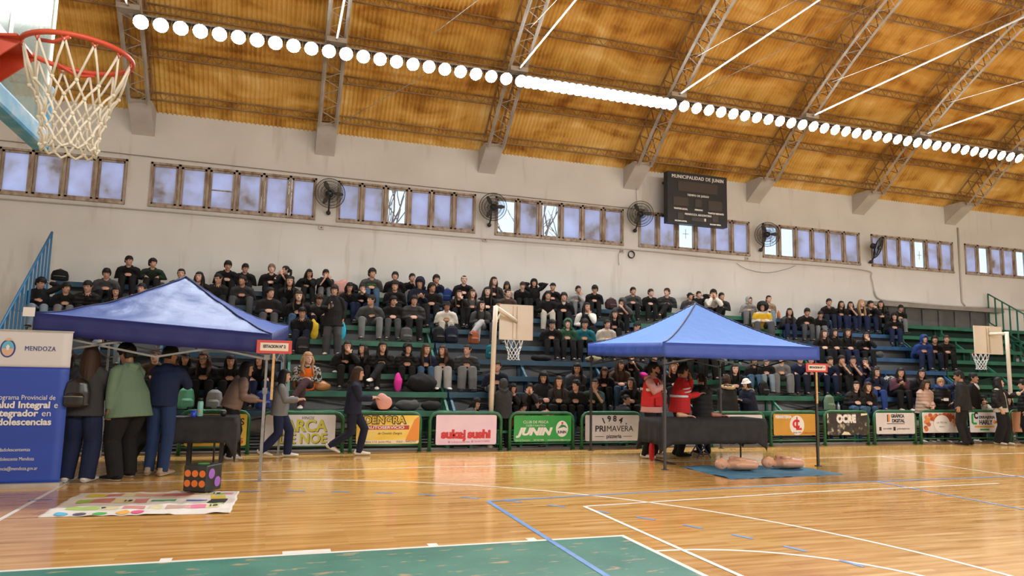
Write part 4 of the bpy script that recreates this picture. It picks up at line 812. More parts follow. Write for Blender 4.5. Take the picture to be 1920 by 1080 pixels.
# ------------------------------------------------------------------ two practice hoops standing by the bleachers
CREAM = noisy('cream_paint', [(.62, .54, .42), (.74, .67, .55)], (3, 3, 3), rough=.5); BOARD = noisy('board_cream', [(.66, .59, .48), (.74, .68, .58)], (1.5, 1.5, 1.5), rough=.6); NETW = mat('net_white', (.75, .74, .72), .8)
def mini(px, py, bxo, zt, ztop, w, h, lean, label, straight=False):
    t = empty('practice_hoop', (px, py, 0)); pts = [(lean, 0, 0), (lean*.3, 0, ztop-.6), (0, 0, ztop)]; MB().tube(pts, .05, 10).build('post', CREAM, t); MB().tube([(lean, 0, 0), (lean, 0, .22)], .062, 10).build('post_sleeve', STEEL, t)
    by = .42; bz = (zt+zt-h)/2
    if not straight:
        MB().tube([(0, 0, ztop-.02), (bxo, by-.02, bz+.02)], .045, 10).build('arm', CREAM, t); MB().tube([(0, 0, ztop-.38), (bxo*.22, by*.22, ztop-.13)], .018, 6).build('arm_brace', CREAM, t)
    else: MB().tube([(0, 0, ztop-.05), (bxo, by-.02, ztop-.05)], .045, 10).build('arm', CREAM, t)
    MB().box(bxo-w/2, bxo+w/2, by+.0, by+.025, zt-h, zt).build('backboard', BOARD, t)
    s = MB()
    for dx in (-.055, .035): s.box(bxo+dx-.022, bxo+dx+.022, by-.03, by, zt-h+.03, zt-.03)
    s.build('stiffener', CREAM, t); e = MB(); e.box(bxo-w/2, bxo+w/2, by-.006, by, zt-.012, zt); e.box(bxo-w/2, bxo-w/2+.012, by-.006, by, zt-h, zt); e.box(bxo+w/2-.012, bxo+w/2, by-.006, by, zt-h, zt); e.box(bxo-w/2, bxo+w/2, by-.006, by, zt-h, zt-h+.012); e.build('board_edge', CREAM, t)
    c = Vector((bxo+.05, by+.30, zt-h+.03)); MB().tube([c+Vector((.22*cos(2*pi*i/30), .22*sin(2*pi*i/30), 0)) for i in range(30)], .011, 6, closed=True).build('rim', HR, t)
    b = MB(); b.box(bxo-.02, bxo+.12, by+.02, by+.12, zt-h+.015, zt-h+.04); b.build('rim_bracket', HR, t); net(t, c, .212, .13, .45, 10, .0075, NETW, seed=4); tag(t, label, 'basketball hoop', 'practice hoops beside the bleachers')
mini(4.27, 14.06, .60, 3.02, 2.93, .76, .76, -.06, 'cream practice basketball hoop on an angled post in front of blue bleachers'); mini(18.95, 14.22, -.15, 3.12, 2.95, 1.05, .78, 0, 'cream practice basketball hoop at the far end, cut by picture edge', True)
# ------------------------------------------------------------------ people
def skinmat(n, c):
    m = mat('skin_'+n, c, .5); m.node_tree.nodes['Principled BSDF'].inputs['Subsurface Weight'].default_value = .0; return m
SKINS = [skinmat('light', (.58, .36, .27)), skinmat('medium', (.47, .265, .18)), skinmat('tan', (.35, .18, .11))]
LIP = mat('lips', (.33, .11, .09), .5); BROW = mat('brow_hair', (.02, .013, .01), .7); EYEW = mat('eye_white', (.55, .5, .46), .3); EYED = mat('eye_dark', (.015, .01, .008), .2)
HAIRC = {'k': mat('hair_black', (.009, .0075, .007), .6, 0, .25), 'b': mat('hair_brown', (.036, .018, .010), .6, 0, .25), 'l': mat('hair_light_brown', (.15, .085, .04), .5), 'o': mat('hair_blond', (.34, .20, .09), .5), 'g': mat('hair_ginger', (.22, .08, .03), .5)}
def fabric(n, c, rough=.85, puff=False, spk=None):
    k = 'fabric_'+n+('_quilted' if puff else '')
    if k in MATS: return MATS[k]
    m = mat(k, c, rough, 0, .25); nt, N, L, b = nodes(m); tc = N('ShaderNodeTexCoord')
    n1 = N('ShaderNodeTexNoise'); n1.inputs['Scale'].default_value = 9; n1.inputs['Detail'].default_value = 3; L(tc.outputs['Object'], n1.inputs['Vector'])
    bp = N('ShaderNodeBump'); bp.inputs['Distance'].default_value = .03; bp.inputs['Strength'].default_value = .5
    if puff:
        w = N('ShaderNodeTexWave', bands_direction='Z'); w.inputs['Scale'].default_value = 3.4; w.inputs['Distortion'].default_value = 1.0; L(tc.outputs['Object'], w.inputs['Vector']); L(w.outputs['Fac'], bp.inputs['Height']); bp.inputs['Strength'].default_value = .35; b.inputs['Roughness'].default_value = .62
    else: L(n1.outputs['Fac'], bp.inputs['Height'])
    L(bp.outputs[0], b.inputs['Normal'])
    if spk:
        n2 = N('ShaderNodeTexNoise'); n2.inputs['Scale'].default_value = 26; L(tc.outputs['Object'], n2.inputs['Vector']); r = ramp(N, [(.48, c), (.52, spk)]); L(n2.outputs['Fac'], r.inputs[0]); L(r.outputs[0], b.inputs['Base Color'])
    return m
FC = {'k': ('black', (.011, .011, .012)), 'K': ('soft_black', (.019, .018, .019)), 'd': ('charcoal', (.036, .037, .040)), 'D': ('dark_grey', (.065, .067, .072)), 'g': ('grey', (.16, .165, .17)), 'L': ('light_grey', (.34, .345, .35)), 'n': ('navy', (.012, .018, .052)), 'N': ('dark_navy', (.012, .015, .032)),
      'j': ('denim', (.055, .11, .19)), 'J': ('pale_denim', (.20, .27, .33)), 'w': ('white', (.66, .63, .57)), 'c': ('cream', (.46, .43, .36)), 'G': ('olive_green', (.022, .036, .024)), 'E': ('green', (.035, .10, .055)), 't': ('teal', (.012, .13, .16)), 'y': ('yellow', (.72, .46, .03)), 'b': ('brown', (.075, .05, .038)),
      'B': ('beige', (.34, .25, .18)), 'p': ('pink', (.55, .26, .23)), 'P': ('rose_pink', (.58, .30, .26)), 'r': ('red', (.52, .025, .025)), 'o': ('orange', (.80, .16, .02)), 'u': ('royal_blue', (.022, .05, .20)), 'v': ('plum', (.11, .05, .075)), 'S': ('sage_green', (.125, .19, .125)), 'T': ('taupe', (.20, .135, .11)), 'R': ('rust', (.30, .09, .045)), 'm': ('aubergine', (.06, .03, .035)), 'f': ('fur', (.36, .26, .14)), 'x': ('leopard', (.03, .03, .03)), 'q': ('quilted_beige', (.42, .28, .21)),
      'u2': ('blue_trousers', (.016, .034, .095)), 'E2': ('mint', (.16, .50, .32)), 't2': ('sky_blue', (.03, .36, .52)), 'F': ('khaki', (.22, .20, .11)), 'M': ('magenta', (.60, .03, .28)), 'Z': ('bright_green', (.06, .30, .04))}
def fm(code):
    puff = code.endswith('*'); n, c = FC[code.rstrip('*')]
    return fabric(n, c, .85, puff, (.42, .40, .36) if n == 'leopard' else ((.50, .38, .22) if n == 'fur' else None))
SOLE = mat('shoe_sole_white', (.62, .60, .56), .6)
def rotm(yaw, pitch=0, roll=0): return Matrix.Rotation(yaw, 4, 'Z') @ Matrix.Rotation(pitch, 4, 'X') @ Matrix.Rotation(roll, 4, 'Y')
def ik(a, b, l1, l2, hint):
    a, b, hint = Vector(a), Vector(b), Vector(hint); d = b-a; D = d.length; mx = (l1+l2)*.995
    if D > mx: d = d*(mx/D); D = mx; b = a+d
    D = max(D, abs(l1-l2)+.02); u = d.normalized(); h = hint-u*hint.dot(u); h.normalize(); x = (l1*l1-l2*l2+D*D)/(2*D); y = sqrt(max(0, l1*l1-x*x)); return a+u*x+h*y, b
def head_mesh(mb, T):
    ZS = [-.118, -.112, -.10, -.085, -.07, -.055, -.04, -.025, -.01, .005, .02, .035, .05, .068, .085, .10, .112, .118]
    HW = [.016, .028, .040, .050, .057, .062, .066, .069, .071, .072, .073, .074, .074, .072, .066, .054, .036, .012]
    FR = [.078, .086, .091, .093, .092, .090, .089, .088, .087, .087, .088, .090, .089, .084, .074, .058, .036, .012]
    BK = [.030, .030, .032, .040, .052, .062, .070, .078, .085, .091, .095, .097, .096, .091, .082, .066, .042, .014]
    n = 28; vs = []
    for z, w, f, b in zip(ZS, HW, FR, BK):
        if z < -.05: b = min(b, .055)
        for j in range(n):
            a = 2*pi*j/n; x = w*sin(a); c = cos(a); y = -f*abs(c)**.86 if c > 0 else b*abs(c)**.9
            if c > 0:
                for ex in (-.031, .031):
                    d2 = ((x-ex)/.016)**2+((z-.012)/.014)**2; y += .011*math.exp(-d2)
                y -= .006*math.exp(-((z-.034)/.010)**2)*(abs(x) < .055)
                y -= .008*math.exp(-((x)/.020)**2-((z+.062)/.012)**2); y -= .006*math.exp(-(x/.018)**2-((z+.105)/.014)**2)
            vs.append(T @ Vector((x, y, z)))
    k = len(ZS); fs = [(i*n+j, i*n+(j+1) % n, (i+1)*n+(j+1) % n, (i+1)*n+j) for i in range(k-1) for j in range(n)]
    fs.append(tuple(range(n-1, -1, -1))); fs.append(tuple((k-1)*n+j for j in range(n))); mb.add(vs, fs, 0, True)
    P = lambda x, y, z: T @ Vector((x, y, z))
    mb.tube([P(0, -.084, .022), P(0, -.097, -.004), P(0, -.106, -.022), P(0, -.093, -.032)], [.008, .0095, .0135, .010], 8)
    for s in (-1, 1):
        mb.tube([P(s*.012, -.090, -.024), P(s*.015, -.089, -.030)], [.008, .006], 6)
        mb.tube([P(s*.070, .008, -.022), P(s*.079, .016, .0), P(s*.080, .018, .022), P(s*.073, .010, .026)], [.009, .013, .012, .008], 7)
def feature_mats(me, T):
    inv = T.inverted()
    for p in me.polygons:
        c = inv @ p.center; mi = 0
        if c.y < -.05 and abs(c.x) < .06 and -.1 < c.z < .06:
            ax_ = abs(c.x)
            if .0295 < c.z < .0355 and .014 < ax_ < .047: mi = 2
            elif ((ax_-.031)/.0135)**2+((c.z-.010)/.0055)**2 < 1: mi = 4 if abs(ax_-.031) < .0072 else 3
            elif abs(c.z+.062) < .0085*(1-(ax_/.03)**2) and ax_ < .028: mi = 1
        p.material_index = mi
VX = .0095
def build_body(J, vox=VX, fat=1.0, bare=False):
    """J holds the joints of one pose; returns the continuous skin surface and the garments that follow it."""
    mb = MB(); T = J['headT']; H, Ch, N_ = J['hip'], J['chest'], J['neck']
    head_mesh(mb, T); chin = T @ Vector((0, .012, -.07)); mb.tube([N_+Vector((0, 0, -.05)), N_+(chin-N_)*.4, chin, T @ Vector((0, .015, -.03))], [.062, .053, .052, .05], 12)
    lat = J.get('lat', Vector((1, 0, 0)))
    mb.tube([H+Vector((0, 0, -.04)), H+(Ch-H)*.4, Ch, N_], [(.14*fat, .10*fat), (.135*fat, .095*fat), (.155, .10), (.07, .06)], 14, side=lat)
    for s in (0, 1):
        mb.tube([J['sh'][s], J['el'][s], J['wr'][s]], [.042, .036, .026], 8); hand_tubes(mb, J['wr'][s], J['hf'][s], J['hn'][s], J['hs'][s], .90*J.get('hsc', 1), J['curl'][s], J.get('splay', .06), .0092, .0215)
        mb.tube([J['hp'][s], J['kn'][s], J['an'][s]], [.07, .05, .036], 8); mb.tube([J['an'][s], J['an'][s]+J['ft'][s]*.12-Vector((0, 0, .045))], [.035, .03], 8)
    body = evaluated(mb, 'body', [SKINS[0], LIP, BROW, EYEW, EYED], voxel=vox, smooth=2, sfac=.4); feature_mats(body, T); return body
def garment_top(J, puff=0, hood=True, fat=1.0, vox=.014, long=.0, sl=1.0):
    mb = MB(); H, Ch, N_ = J['hip'], J['chest'], J['neck']; lat = J.get('lat', Vector((1, 0, 0))); up = (Ch-H).normalized(); p = puff
    pts = [H-up*(.06+long), H+up*.02, H+(Ch-H)*.5, Ch, Ch+(N_-Ch)*.55, N_, N_+(N_-Ch).normalized()*.03]
    mb.tube(pts, [((.19+p+long*.32)*fat, (.155+p+long*.25)*fat), ((.195+p)*fat, (.158+p)*fat), ((.19+p)*fat, (.150+p)*fat), (.198+p*.7, .145+p*.7), (.172+p*.5, .122+p*.5), (.090, .086), (.072, .07)], 20, side=lat)
    for s in (0, 1):
        a, b, c = J['sh'][s], J['el'][s], J['wr'][s]; c2 = b+(c-b)*(.95 if sl == 1 else .0)
        if sl == 1: mb.tube([a+(N_-a)*.60-Vector((0, 0, .035)), a+(N_-a)*.22-Vector((0, 0, .012)), a+(b-a)*.12, a+(b-a)*.5, b, b+(c-b)*.5, c2], [.055, .066+p*.3, .076+p*.5, .076+p*.7, .068+p*.7, .062+p*.7, .046+p*.4], 12)
        else: mb.tube([a-(a-Ch)*.25, a, a+(b-a)*.6], [.07, .072, .066], 12)
    if hood:
        back = Vector((0, 1, 0)); q = N_+Vector((0, .055, .01)); s_ = lat*.075
        mb.tube([q+s_+Vector((0, -.05, .015)), q+s_*.75+Vector((0, .03, -.005)), q+Vector((0, .055, -.03)), q-s_*.75+Vector((0, .03, -.005)), q-s_+Vector((0, -.05, .015))], [.026, .042, .05, .042, .026], 10)
    return evaluated(mb, 'top', [SOLE], voxel=vox, smooth=7)
def garment_legs(J, wide=0, vox=.014, fat=1.0):
    mb = MB(); H = J['hip']; lat = J.get('lat', Vector((1, 0, 0))); up = (J['chest']-H).normalized()
    mb.tube([J['hp'][0]+(J['hp'][0]-J['hp'][1])*.12, J['hp'][1]+(J['hp'][1]-J['hp'][0])*.12], [.105*fat, .105*fat], 12); mb.tube([H-up*.03, H+up*.07], [(.155*fat, .12*fat), (.16*fat, .12*fat)], 14, side=lat)
    for s in (0, 1):
        a, b, c = J['hp'][s], J['kn'][s], J['an'][s]; mb.tube([a, a+(b-a)*.5, b, b+(c-b)*.45, c+(c-b).normalized()*.0, c+(c-b).normalized()*.035], [.102*fat, .094*fat+wide*.4, .080+wide, .075+wide*1.2, .064+wide*1.3, .066+wide*1.4], 12)
    return evaluated(mb, 'trousers', [SOLE], voxel=vox, smooth=3)
def shoe_mesh(s=1):
    mb = MB(); L_ = [(.075, .03, .026), (.07, .045, .034), (.03, .055, .037), (-.03, .05, .040), (-.09, .04, .046), (-.14, .032, .046), (-.175, .026, .038), (-.19, .018, .020)]
    mb.tube([(0, y, .028+h*.35) for y, h, w in L_], [(w, h*.75) for y, h, w in L_], 14, side=(1, 0, 0)); mb.tube([(0, .03, .06), (0, .025, .105)], [(.038, .045), (.036, .043)], 12, side=(1, 0, 0))
    mb.v = [(x*1.14, y*1.12, z*1.06) for x, y, z in mb.v]; me = evaluated(mb, 'shoe', [SOLE, SOLE], voxel=.010, smooth=2)
    for v in me.vertices: v.co.z = max(0.0, v.co.z)
    for p in me.polygons: p.material_index = 1 if p.center.z < .028 else 0
    return me
SHOE = shoe_mesh()
# --- hair, hats and hoods, in head space
def cap_shell(rx, ry, rz, keep, thick=.012, nz=.0, fr=14, seed=1, cz=.012, cy=.008, vox=.009, extra=None, n=40, m=26):
    mb = MB(); idx = {}; vs = []; fs = []
    for i in range(m+1):
        t = -pi/2+pi*i/m
        for j in range(n):
            a = 2*pi*j/n; ct = max(0, cos(t))**.74; d = Vector((ct*sin(a), -ct*cos(a), sin(t))); k = 1+nz*noise.noise(d*fr+Vector((seed, 0, 0)))
            vs.append(Vector((d.x*rx*k, d.y*ry*k+cy, d.z*rz*k+cz)))
    for i in range(m):
        for j in range(n):
            q = (i*n+j, i*n+(j+1) % n, (i+1)*n+(j+1) % n, (i+1)*n+j); c = sum((vs[k] for k in q), Vector())/4
            if keep(c): fs.append(q)
    mb.add(vs, fs, 0, True); me0 = mb.mesh('h', [SOLE]); bm = bmesh.new(); bm.from_mesh(me0); bmesh.ops.delete(bm, geom=[v for v in bm.verts if not v.link_faces], context='VERTS'); bmesh.ops.dissolve_degenerate(bm, dist=1e-5, edges=bm.edges); bm.to_mesh(me0); bm.free()
    o = bpy.data.objects.new('h', me0); C.objects.link(o); md = o.modifiers.new('s', 'SOLIDIFY'); md.thickness = thick*2; md.offset = -.6
    dg = bpy.context.evaluated_depsgraph_get(); me = bpy.data.meshes.new_from_object(o.evaluated_get(dg)); C.objects.unlink(o); bpy.data.objects.remove(o)
    mb2 = MB(); mb2.add([v.co.copy() for v in me.vertices], [tuple(p.vertices) for p in me.polygons], 0, True)
    if extra: extra(mb2)
    return evaluated(mb2, 'hair', [SOLE], voxel=vox, smooth=2, sfac=.5)
def hl(front, side, back, fringe=.0):
    def k(c):
        y = c.y
        lim = front if y < -.045 else (side if y < .02 else back)
        if y < -.045: lim = front+.10*max(0, abs(c.x)-.045)*-1.2
        return c.z > lim
    return k
def lock(mb, pts, r): mb.tube(pts, r, 8)
def long_extra(L, front=True, vol=1.0, seed=2, wavy=0):
    def f(mb):
        rnd = random.Random(seed)
        for i in range(13):
            a = radians(-20+220*i/12) if front else radians(20+140*i/12); x, y = cos(a), sin(a); r = .078*vol; ln = L*rnd.uniform(.86, 1.05)
            pts = [Vector((x*r, y*.088*vol+.008, .03)), Vector((x*(r+.012), y*.098*vol+.012, -.06)), Vector((x*(r+.016), y*.10*vol+.02, -.15)), Vector((x*(r+.02), y*.11*vol+.022-.035*(y < .3), -.15-ln*.5)), Vector((x*(r+.012), y*.11*vol+.02-.055*(y < .3), -.15-ln))]
            if wavy: pts = [p+Vector((wavy*sin(k*2+i), wavy*cos(k*2.4+i), 0))*(k > 0) for k, p in enumerate(pts)]
            lock(mb, pts, [.022, .027, .026, .023, .010])
    return f
HAIRM = {}
def hair(k):
    if k in HAIRM: return HAIRM[k]
    if k == 'short': m = cap_shell(.083, .103, .118, hl(.044, -.008, -.065), nz=.12, fr=9)
    elif k == 'fringe': m = cap_shell(.087, .108, .121, hl(.036, -.015, -.070), nz=.12, fr=9, seed=4)
    elif k == 'bushy': m = cap_shell(.094, .112, .134, hl(.045, -.008, -.075), nz=.26, fr=11, seed=6)
    elif k == 'buzz': m = cap_shell(.078, .100, .110, hl(.060, .008, -.05), thick=.009)
    elif k == 'long': m = cap_shell(.083, .104, .118, hl(.060, -.02, -.10), nz=.05, extra=long_extra(.17), vox=.010)
    elif k == 'xlong': m = cap_shell(.084, .104, .120, hl(.058, -.02, -.10), nz=.05, extra=long_extra(.30), vox=.011)
    elif k == 'wavy': m = cap_shell(.088, .108, .122, hl(.056, -.02, -.10), nz=.14, fr=9, extra=long_extra(.20, vol=1.10, wavy=.012), vox=.011)
    elif k == 'pony': m = cap_shell(.080, .101, .114, hl(.058, .0, -.06), thick=.009, extra=lambda b: (b.ball((0, .112, .035), .028), lock(b, [(0, .11, .035), (0, .15, .02), (0, .152, -.08), (0, .13, -.20), (0, .12, -.29)], [.024, .032, .034, .026, .008])))
    elif k == 'bun': m = cap_shell(.080, .101, .114, hl(.058, .0, -.06), thick=.009, extra=lambda b: b.ball((0, .112, .05), (.042, .04, .042)))
    elif k == 'curly': m = cap_shell(.092, .110, .126, hl(.054, -.03, -.10), nz=.24, fr=13, extra=long_extra(.12, vol=1.12, wavy=.018), vox=.011)
    elif k == 'afro': m = cap_shell(.150, .150, .150, lambda c: not (c.y < -.045 and c.z < .050 and abs(c.x) < .085) and c.z > -.115, thick=.035, nz=.10, fr=16, cz=.03, cy=.02, vox=.011)
    elif k == 'beanie': m = cap_shell(.086, .106, .124, hl(.040, .012, -.02), nz=.02, extra=lambda b: b.tube([(.086*cos(2*pi*i/24), .008+.105*sin(2*pi*i/24), .036-.02*(sin(2*pi*i/24))) for i in range(24)], .012, 6, closed=True))
    elif k == 'cap': m = cap_shell(.084, .104, .116, hl(.045, .030, .01), extra=lambda b: b.add([(.07*cos(radians(-160+140*i/10))*s_, -.055+.085*sin(radians(-160+140*i/10))*s_-.01*(s_-1), .048-z_-.02*(s_ > 1)) for z_ in (0, .010) for s_ in (.8, 1.35) for i in range(11)], [(i, i+1, 12+i, 11+i) for i in range(10)]+[(22+i, 33+i, 34+i, 23+i) for i in range(10)]+[(11+i, 12+i, 34+i, 33+i) for i in range(10)]+[(i, 22+i, 23+i, i+1) for i in range(10)]+[(0, 11, 33, 22), (10, 32, 43, 21)]))
    elif k == 'hood': m = cap_shell(.104, .122, .138, lambda c: not (c.y < -.030 and ((c.x/.074)**2+((c.z+.01)/.108)**2 < 1 or c.z < -.06 and abs(c.x) < .07)) and c.z > -.118, thick=.012, nz=.05, fr=6, cy=.012, extra=lambda b: b.tube([(-.085, -.03, -.11), (-.088, .05, -.13), (0, .10, -.14), (.088, .05, -.13), (.085, -.03, -.11)], [.028, .04, .045, .04, .028], 10))
    elif k == 'bucket': m = cap_shell(.088, .108, .125, hl(.050, .046, .040), extra=lambda b: b.lathe([(.088, .055), (.13, .012), (.133, .016), (.094, .068)], 26, c=(0, .008, 0)))
    elif k == 'shawl': m = cap_shell(.088, .108, .122, hl(.050, -.03, -.10), nz=.06, extra=long_extra(.10, vol=1.08), vox=.011)
    HAIRM[k] = m; return m
# --- seated poses: seat plane z=0, hips over the origin, facing -Y
def pose_sit(arms='lap', legs='n', hy=0, hp=0, lean=.12, drop=.37, tilt=0):
    J = {}; H = Vector((0, -.02, .095)); Ch = H+Vector((0, -sin(lean)*.29, cos(lean)*.29)); l2 = lean*1.25; N_ = Ch+Vector((0, -sin(l2)*.20, cos(l2)*.20)); J['hip'], J['chest'], J['neck'] = H, Ch, N_
    hc = N_+Vector((0, -.035-.05*max(0, hp)-.02*l2, .155-.02*max(0, hp))); J['headT'] = Matrix.Translation(hc) @ rotm(hy, hp, tilt)
    sh = [N_+Vector((s*.165, .0, -.045)) for s in (1, -1)]; hpv = [H+Vector((s*.088, 0, 0)) for s in (1, -1)]
    kd = {'n': ((.13, -.47), (-.13, -.47)), 'w': ((.20, -.46), (-.20, -.46)), 'c': ((.07, -.48), (-.07, -.48)), 'x': ((.05, -.50), (-.10, -.47)), 'u': ((.12, -.42), (-.12, -.42)), 'b': ((.11, -.30), (-.11, -.30))}[legs]
    kn, an, ft = [], [], []
    for i, s in enumerate((1, -1)):
        kx, ky = kd[i]; a = Vector((kx*.95, ky+.01, -drop+.085)); f = Vector((s*.18, -1, 0)).normalized()
        if legs == 'x' and i == 0: k = Vector((-.02, -.46, .20)); a = Vector((-.22, -.60, -.09)); f = Vector((-.5, -.85, -.1)).normalized()
        else:
            k, a = ik(hpv[i], a, .45, .43, (s*.15 if legs == 'w' else 0, -.6, 1))
        kn.append(k); an.append(a); ft.append(f)
    J.update(sh=sh, hp=hpv, kn=kn, an=an, ft=ft)
    W = {'lap': ((.05, -.36, .25), (-.05, -.36, .25)), 'phone': ((.055, -.34, .36), (-.055, -.34, .36)), 'chin': ((.02, None, 0), (-.10, -.33, .24)), 'knees': ((.13, -.40, .24), (-.13, -.40, .24)), 'cross': ((-.06, -.25, .38), (.08, -.27, .40)), 'face': ((.05, None, 1), (-.05, None, 1)), 'up': ((.14, None, 2), (-.05, -.36, .30)), 'eat': ((.03, None, 3), (-.08, -.33, .28)), 'ears': ((.12, None, 4), (-.12, None, 4)), 'down': ((.08, -.33, .25), (-.16, -.40, .02))}[arms]
    el, wr, hf, hn, curl = [], [], [], [], []
    for i, s in enumerate((1, -1)):
        w = W[i]; T = J['headT']; hint = Vector((s*.42, .45, -1)); f = None
        if w[1] is None:
            k = w[2]
            if k == 0: w = T @ Vector((s*.03, -.085, -.175)); f = Vector((-s*.25, .1, 1)); n_ = Vector((0, 1, .2)); hint = Vector((s*.3, -.6, -1))
            elif k == 1: w = T @ Vector((s*.055, -.13, -.13)); f = Vector((-s*.1, .15, 1)); n_ = Vector((0, 1, 0)); hint = Vector((s*.5, -.5, -1))
            elif k == 2: w = T @ Vector((s*.17, -.02, .04)); f = Vector((-s*1, .2, .45)); n_ = Vector((-s*.4, 0, -1)); hint = Vector((s*1, 0, .3))
            elif k == 3: w = T @ Vector((s*.05, -.17, -.14)); f = Vector((-s*.5, .35, .8)); n_ = Vector((0, 1, 0)); hint = Vector((s*.7, -.2, -1))
            else: w = T @ Vector((s*.12, .02, -.03)); f = Vector((-s*.2, .6, .7)); n_ = Vector((-s, 0, 0)); hint = Vector((s*1, -.3, .4))
        else:
            w = Vector(w); f = Vector((-s*.75, -.55, -.15)); n_ = Vector((-s*.3, .5, -.4))
            if arms == 'knees': f = Vector((0, -.7, -.6)); n_ = Vector((0, .4, -1))
            if arms == 'phone': f = Vector((-s*.55, -.55, .35)); n_ = Vector((0, .6, .8))
            if arms == 'cross': f = Vector((-s*1, .1, .1)); n_ = Vector((0, 1, 0)); hint = Vector((s*.8, -.3, -.6))
            if arms == 'down' and i == 1: f = Vector((0, -.3, -1)); n_ = Vector((1, 0, 0))
        e, w = ik(sh[i], w, .275, .25, hint); el.append(e); wr.append(w); hf.append(f); hn.append(n_); curl.append({'lap': .75, 'phone': .8, 'cross': .3, 'knees': .35}.get(arms, .55))
    J.update(el=el, wr=wr, hf=hf, hn=hn, hs=[-1, 1], curl=curl); return J
CACHE = {}
def cached(key, fn):
    if key not in CACHE: CACHE[key] = fn()
    return CACHE[key]
def slot(o, i, m): o.material_slots[i].link = 'OBJECT'; o.material_slots[i].material = m
def part_of(root, name, me, m, T=None, m2=None, label=None):
    o = bpy.data.objects.new(name, me); C.objects.link(o); o.parent = root
    if T is not None: o.matrix_local = T
    slot(o, 0, m)
    if m2 is not None and len(me.materials) > 1: slot(o, 1, m2)
    if label: o['label'] = label
    return o
def face_T(an, ft, gz):
    f = Vector((ft.x, ft.y, 0)).normalized(); y = -f; z = Vector((0, 0, 1)); x = y.cross(z); M_ = Matrix((x, y, z)).transposed().to_4x4()
    M_.translation = Vector((an.x, an.y, gz)); return M_
PHONE = MB().box(-.036, .036, -.005, .005, -.072, .072).mesh('phone', [mat('phone_black', (.01, .01, .012), .15)])
def dress(root, J, key, hair_k, hcol, top, legs_c, shoes, vox, puff=0, hoodie=True, wide=0, fat=1.0, long=0.0, sl=1.0, floor_z=None, skin=0, feet=None):
    slot(root, 0, SKINS[skin])
    tk = key[:1]+key[4:]+(puff, hoodie, fat, long, sl); g = cached(('top',)+tk, lambda: garment_top(J, puff, hoodie, fat, .014 if vox > .008 else .011, long, sl)); part_of(root, 'jacket' if sl == 1 else 'shirt', g, fm(top))
    lk = key[1:2]+key[4:]+(wide, fat); g = cached(('legs',)+lk, lambda: garment_legs(J, wide, .014 if vox > .008 else .011, fat)); part_of(root, 'trousers', g, fm(legs_c))
    for i in (0, 1):
        an, ft = J['an'][i], J['ft'][i]
        if feet and feet[i] is not None: T = feet[i]
        elif an.z > J.get('gz', -.37)+.14:
            y = -ft.normalized(); sh_ = (an-J['kn'][i]).normalized(); z = -(sh_-y*sh_.dot(y)).normalized(); x = y.cross(z); T = Matrix((x, y, z)).transposed().to_4x4(); T.translation = an-z*.085
        else: T = face_T(an, ft, J.get('gz', -.37))
        part_of(root, 'shoe', SHOE, fm(shoes[0]) if shoes[0] != 'W' else SOLE, T, SOLE if shoes[-1] == 'W' else fm('k'))
    hm = hair(hair_k); nm = 'hood' if hair_k == 'hood' else ('hat' if hair_k in ('beanie', 'bucket', 'cap') else 'hair'); m = fm(top) if hair_k == 'hood' else (fm(hcol[1:]) if hcol[0] == '=' else HAIRC[hcol])
    part_of(root, nm, hm, m, J['headT'])
    if hair_k in ('hood',): part_of(root, 'hair', hair('fringe'), HAIRC['k'], J['headT'])
    if hair_k in ('beanie', 'bucket'): part_of(root, 'hair', hair('short' if skin == 2 else 'long'), HAIRC['k' if hcol != '=b' else 'b'], J['headT'])
SEAT_Y = [14.15]+BY; SEAT_Z = [.385]+BZ
def q20(a): return round(a/20)*20
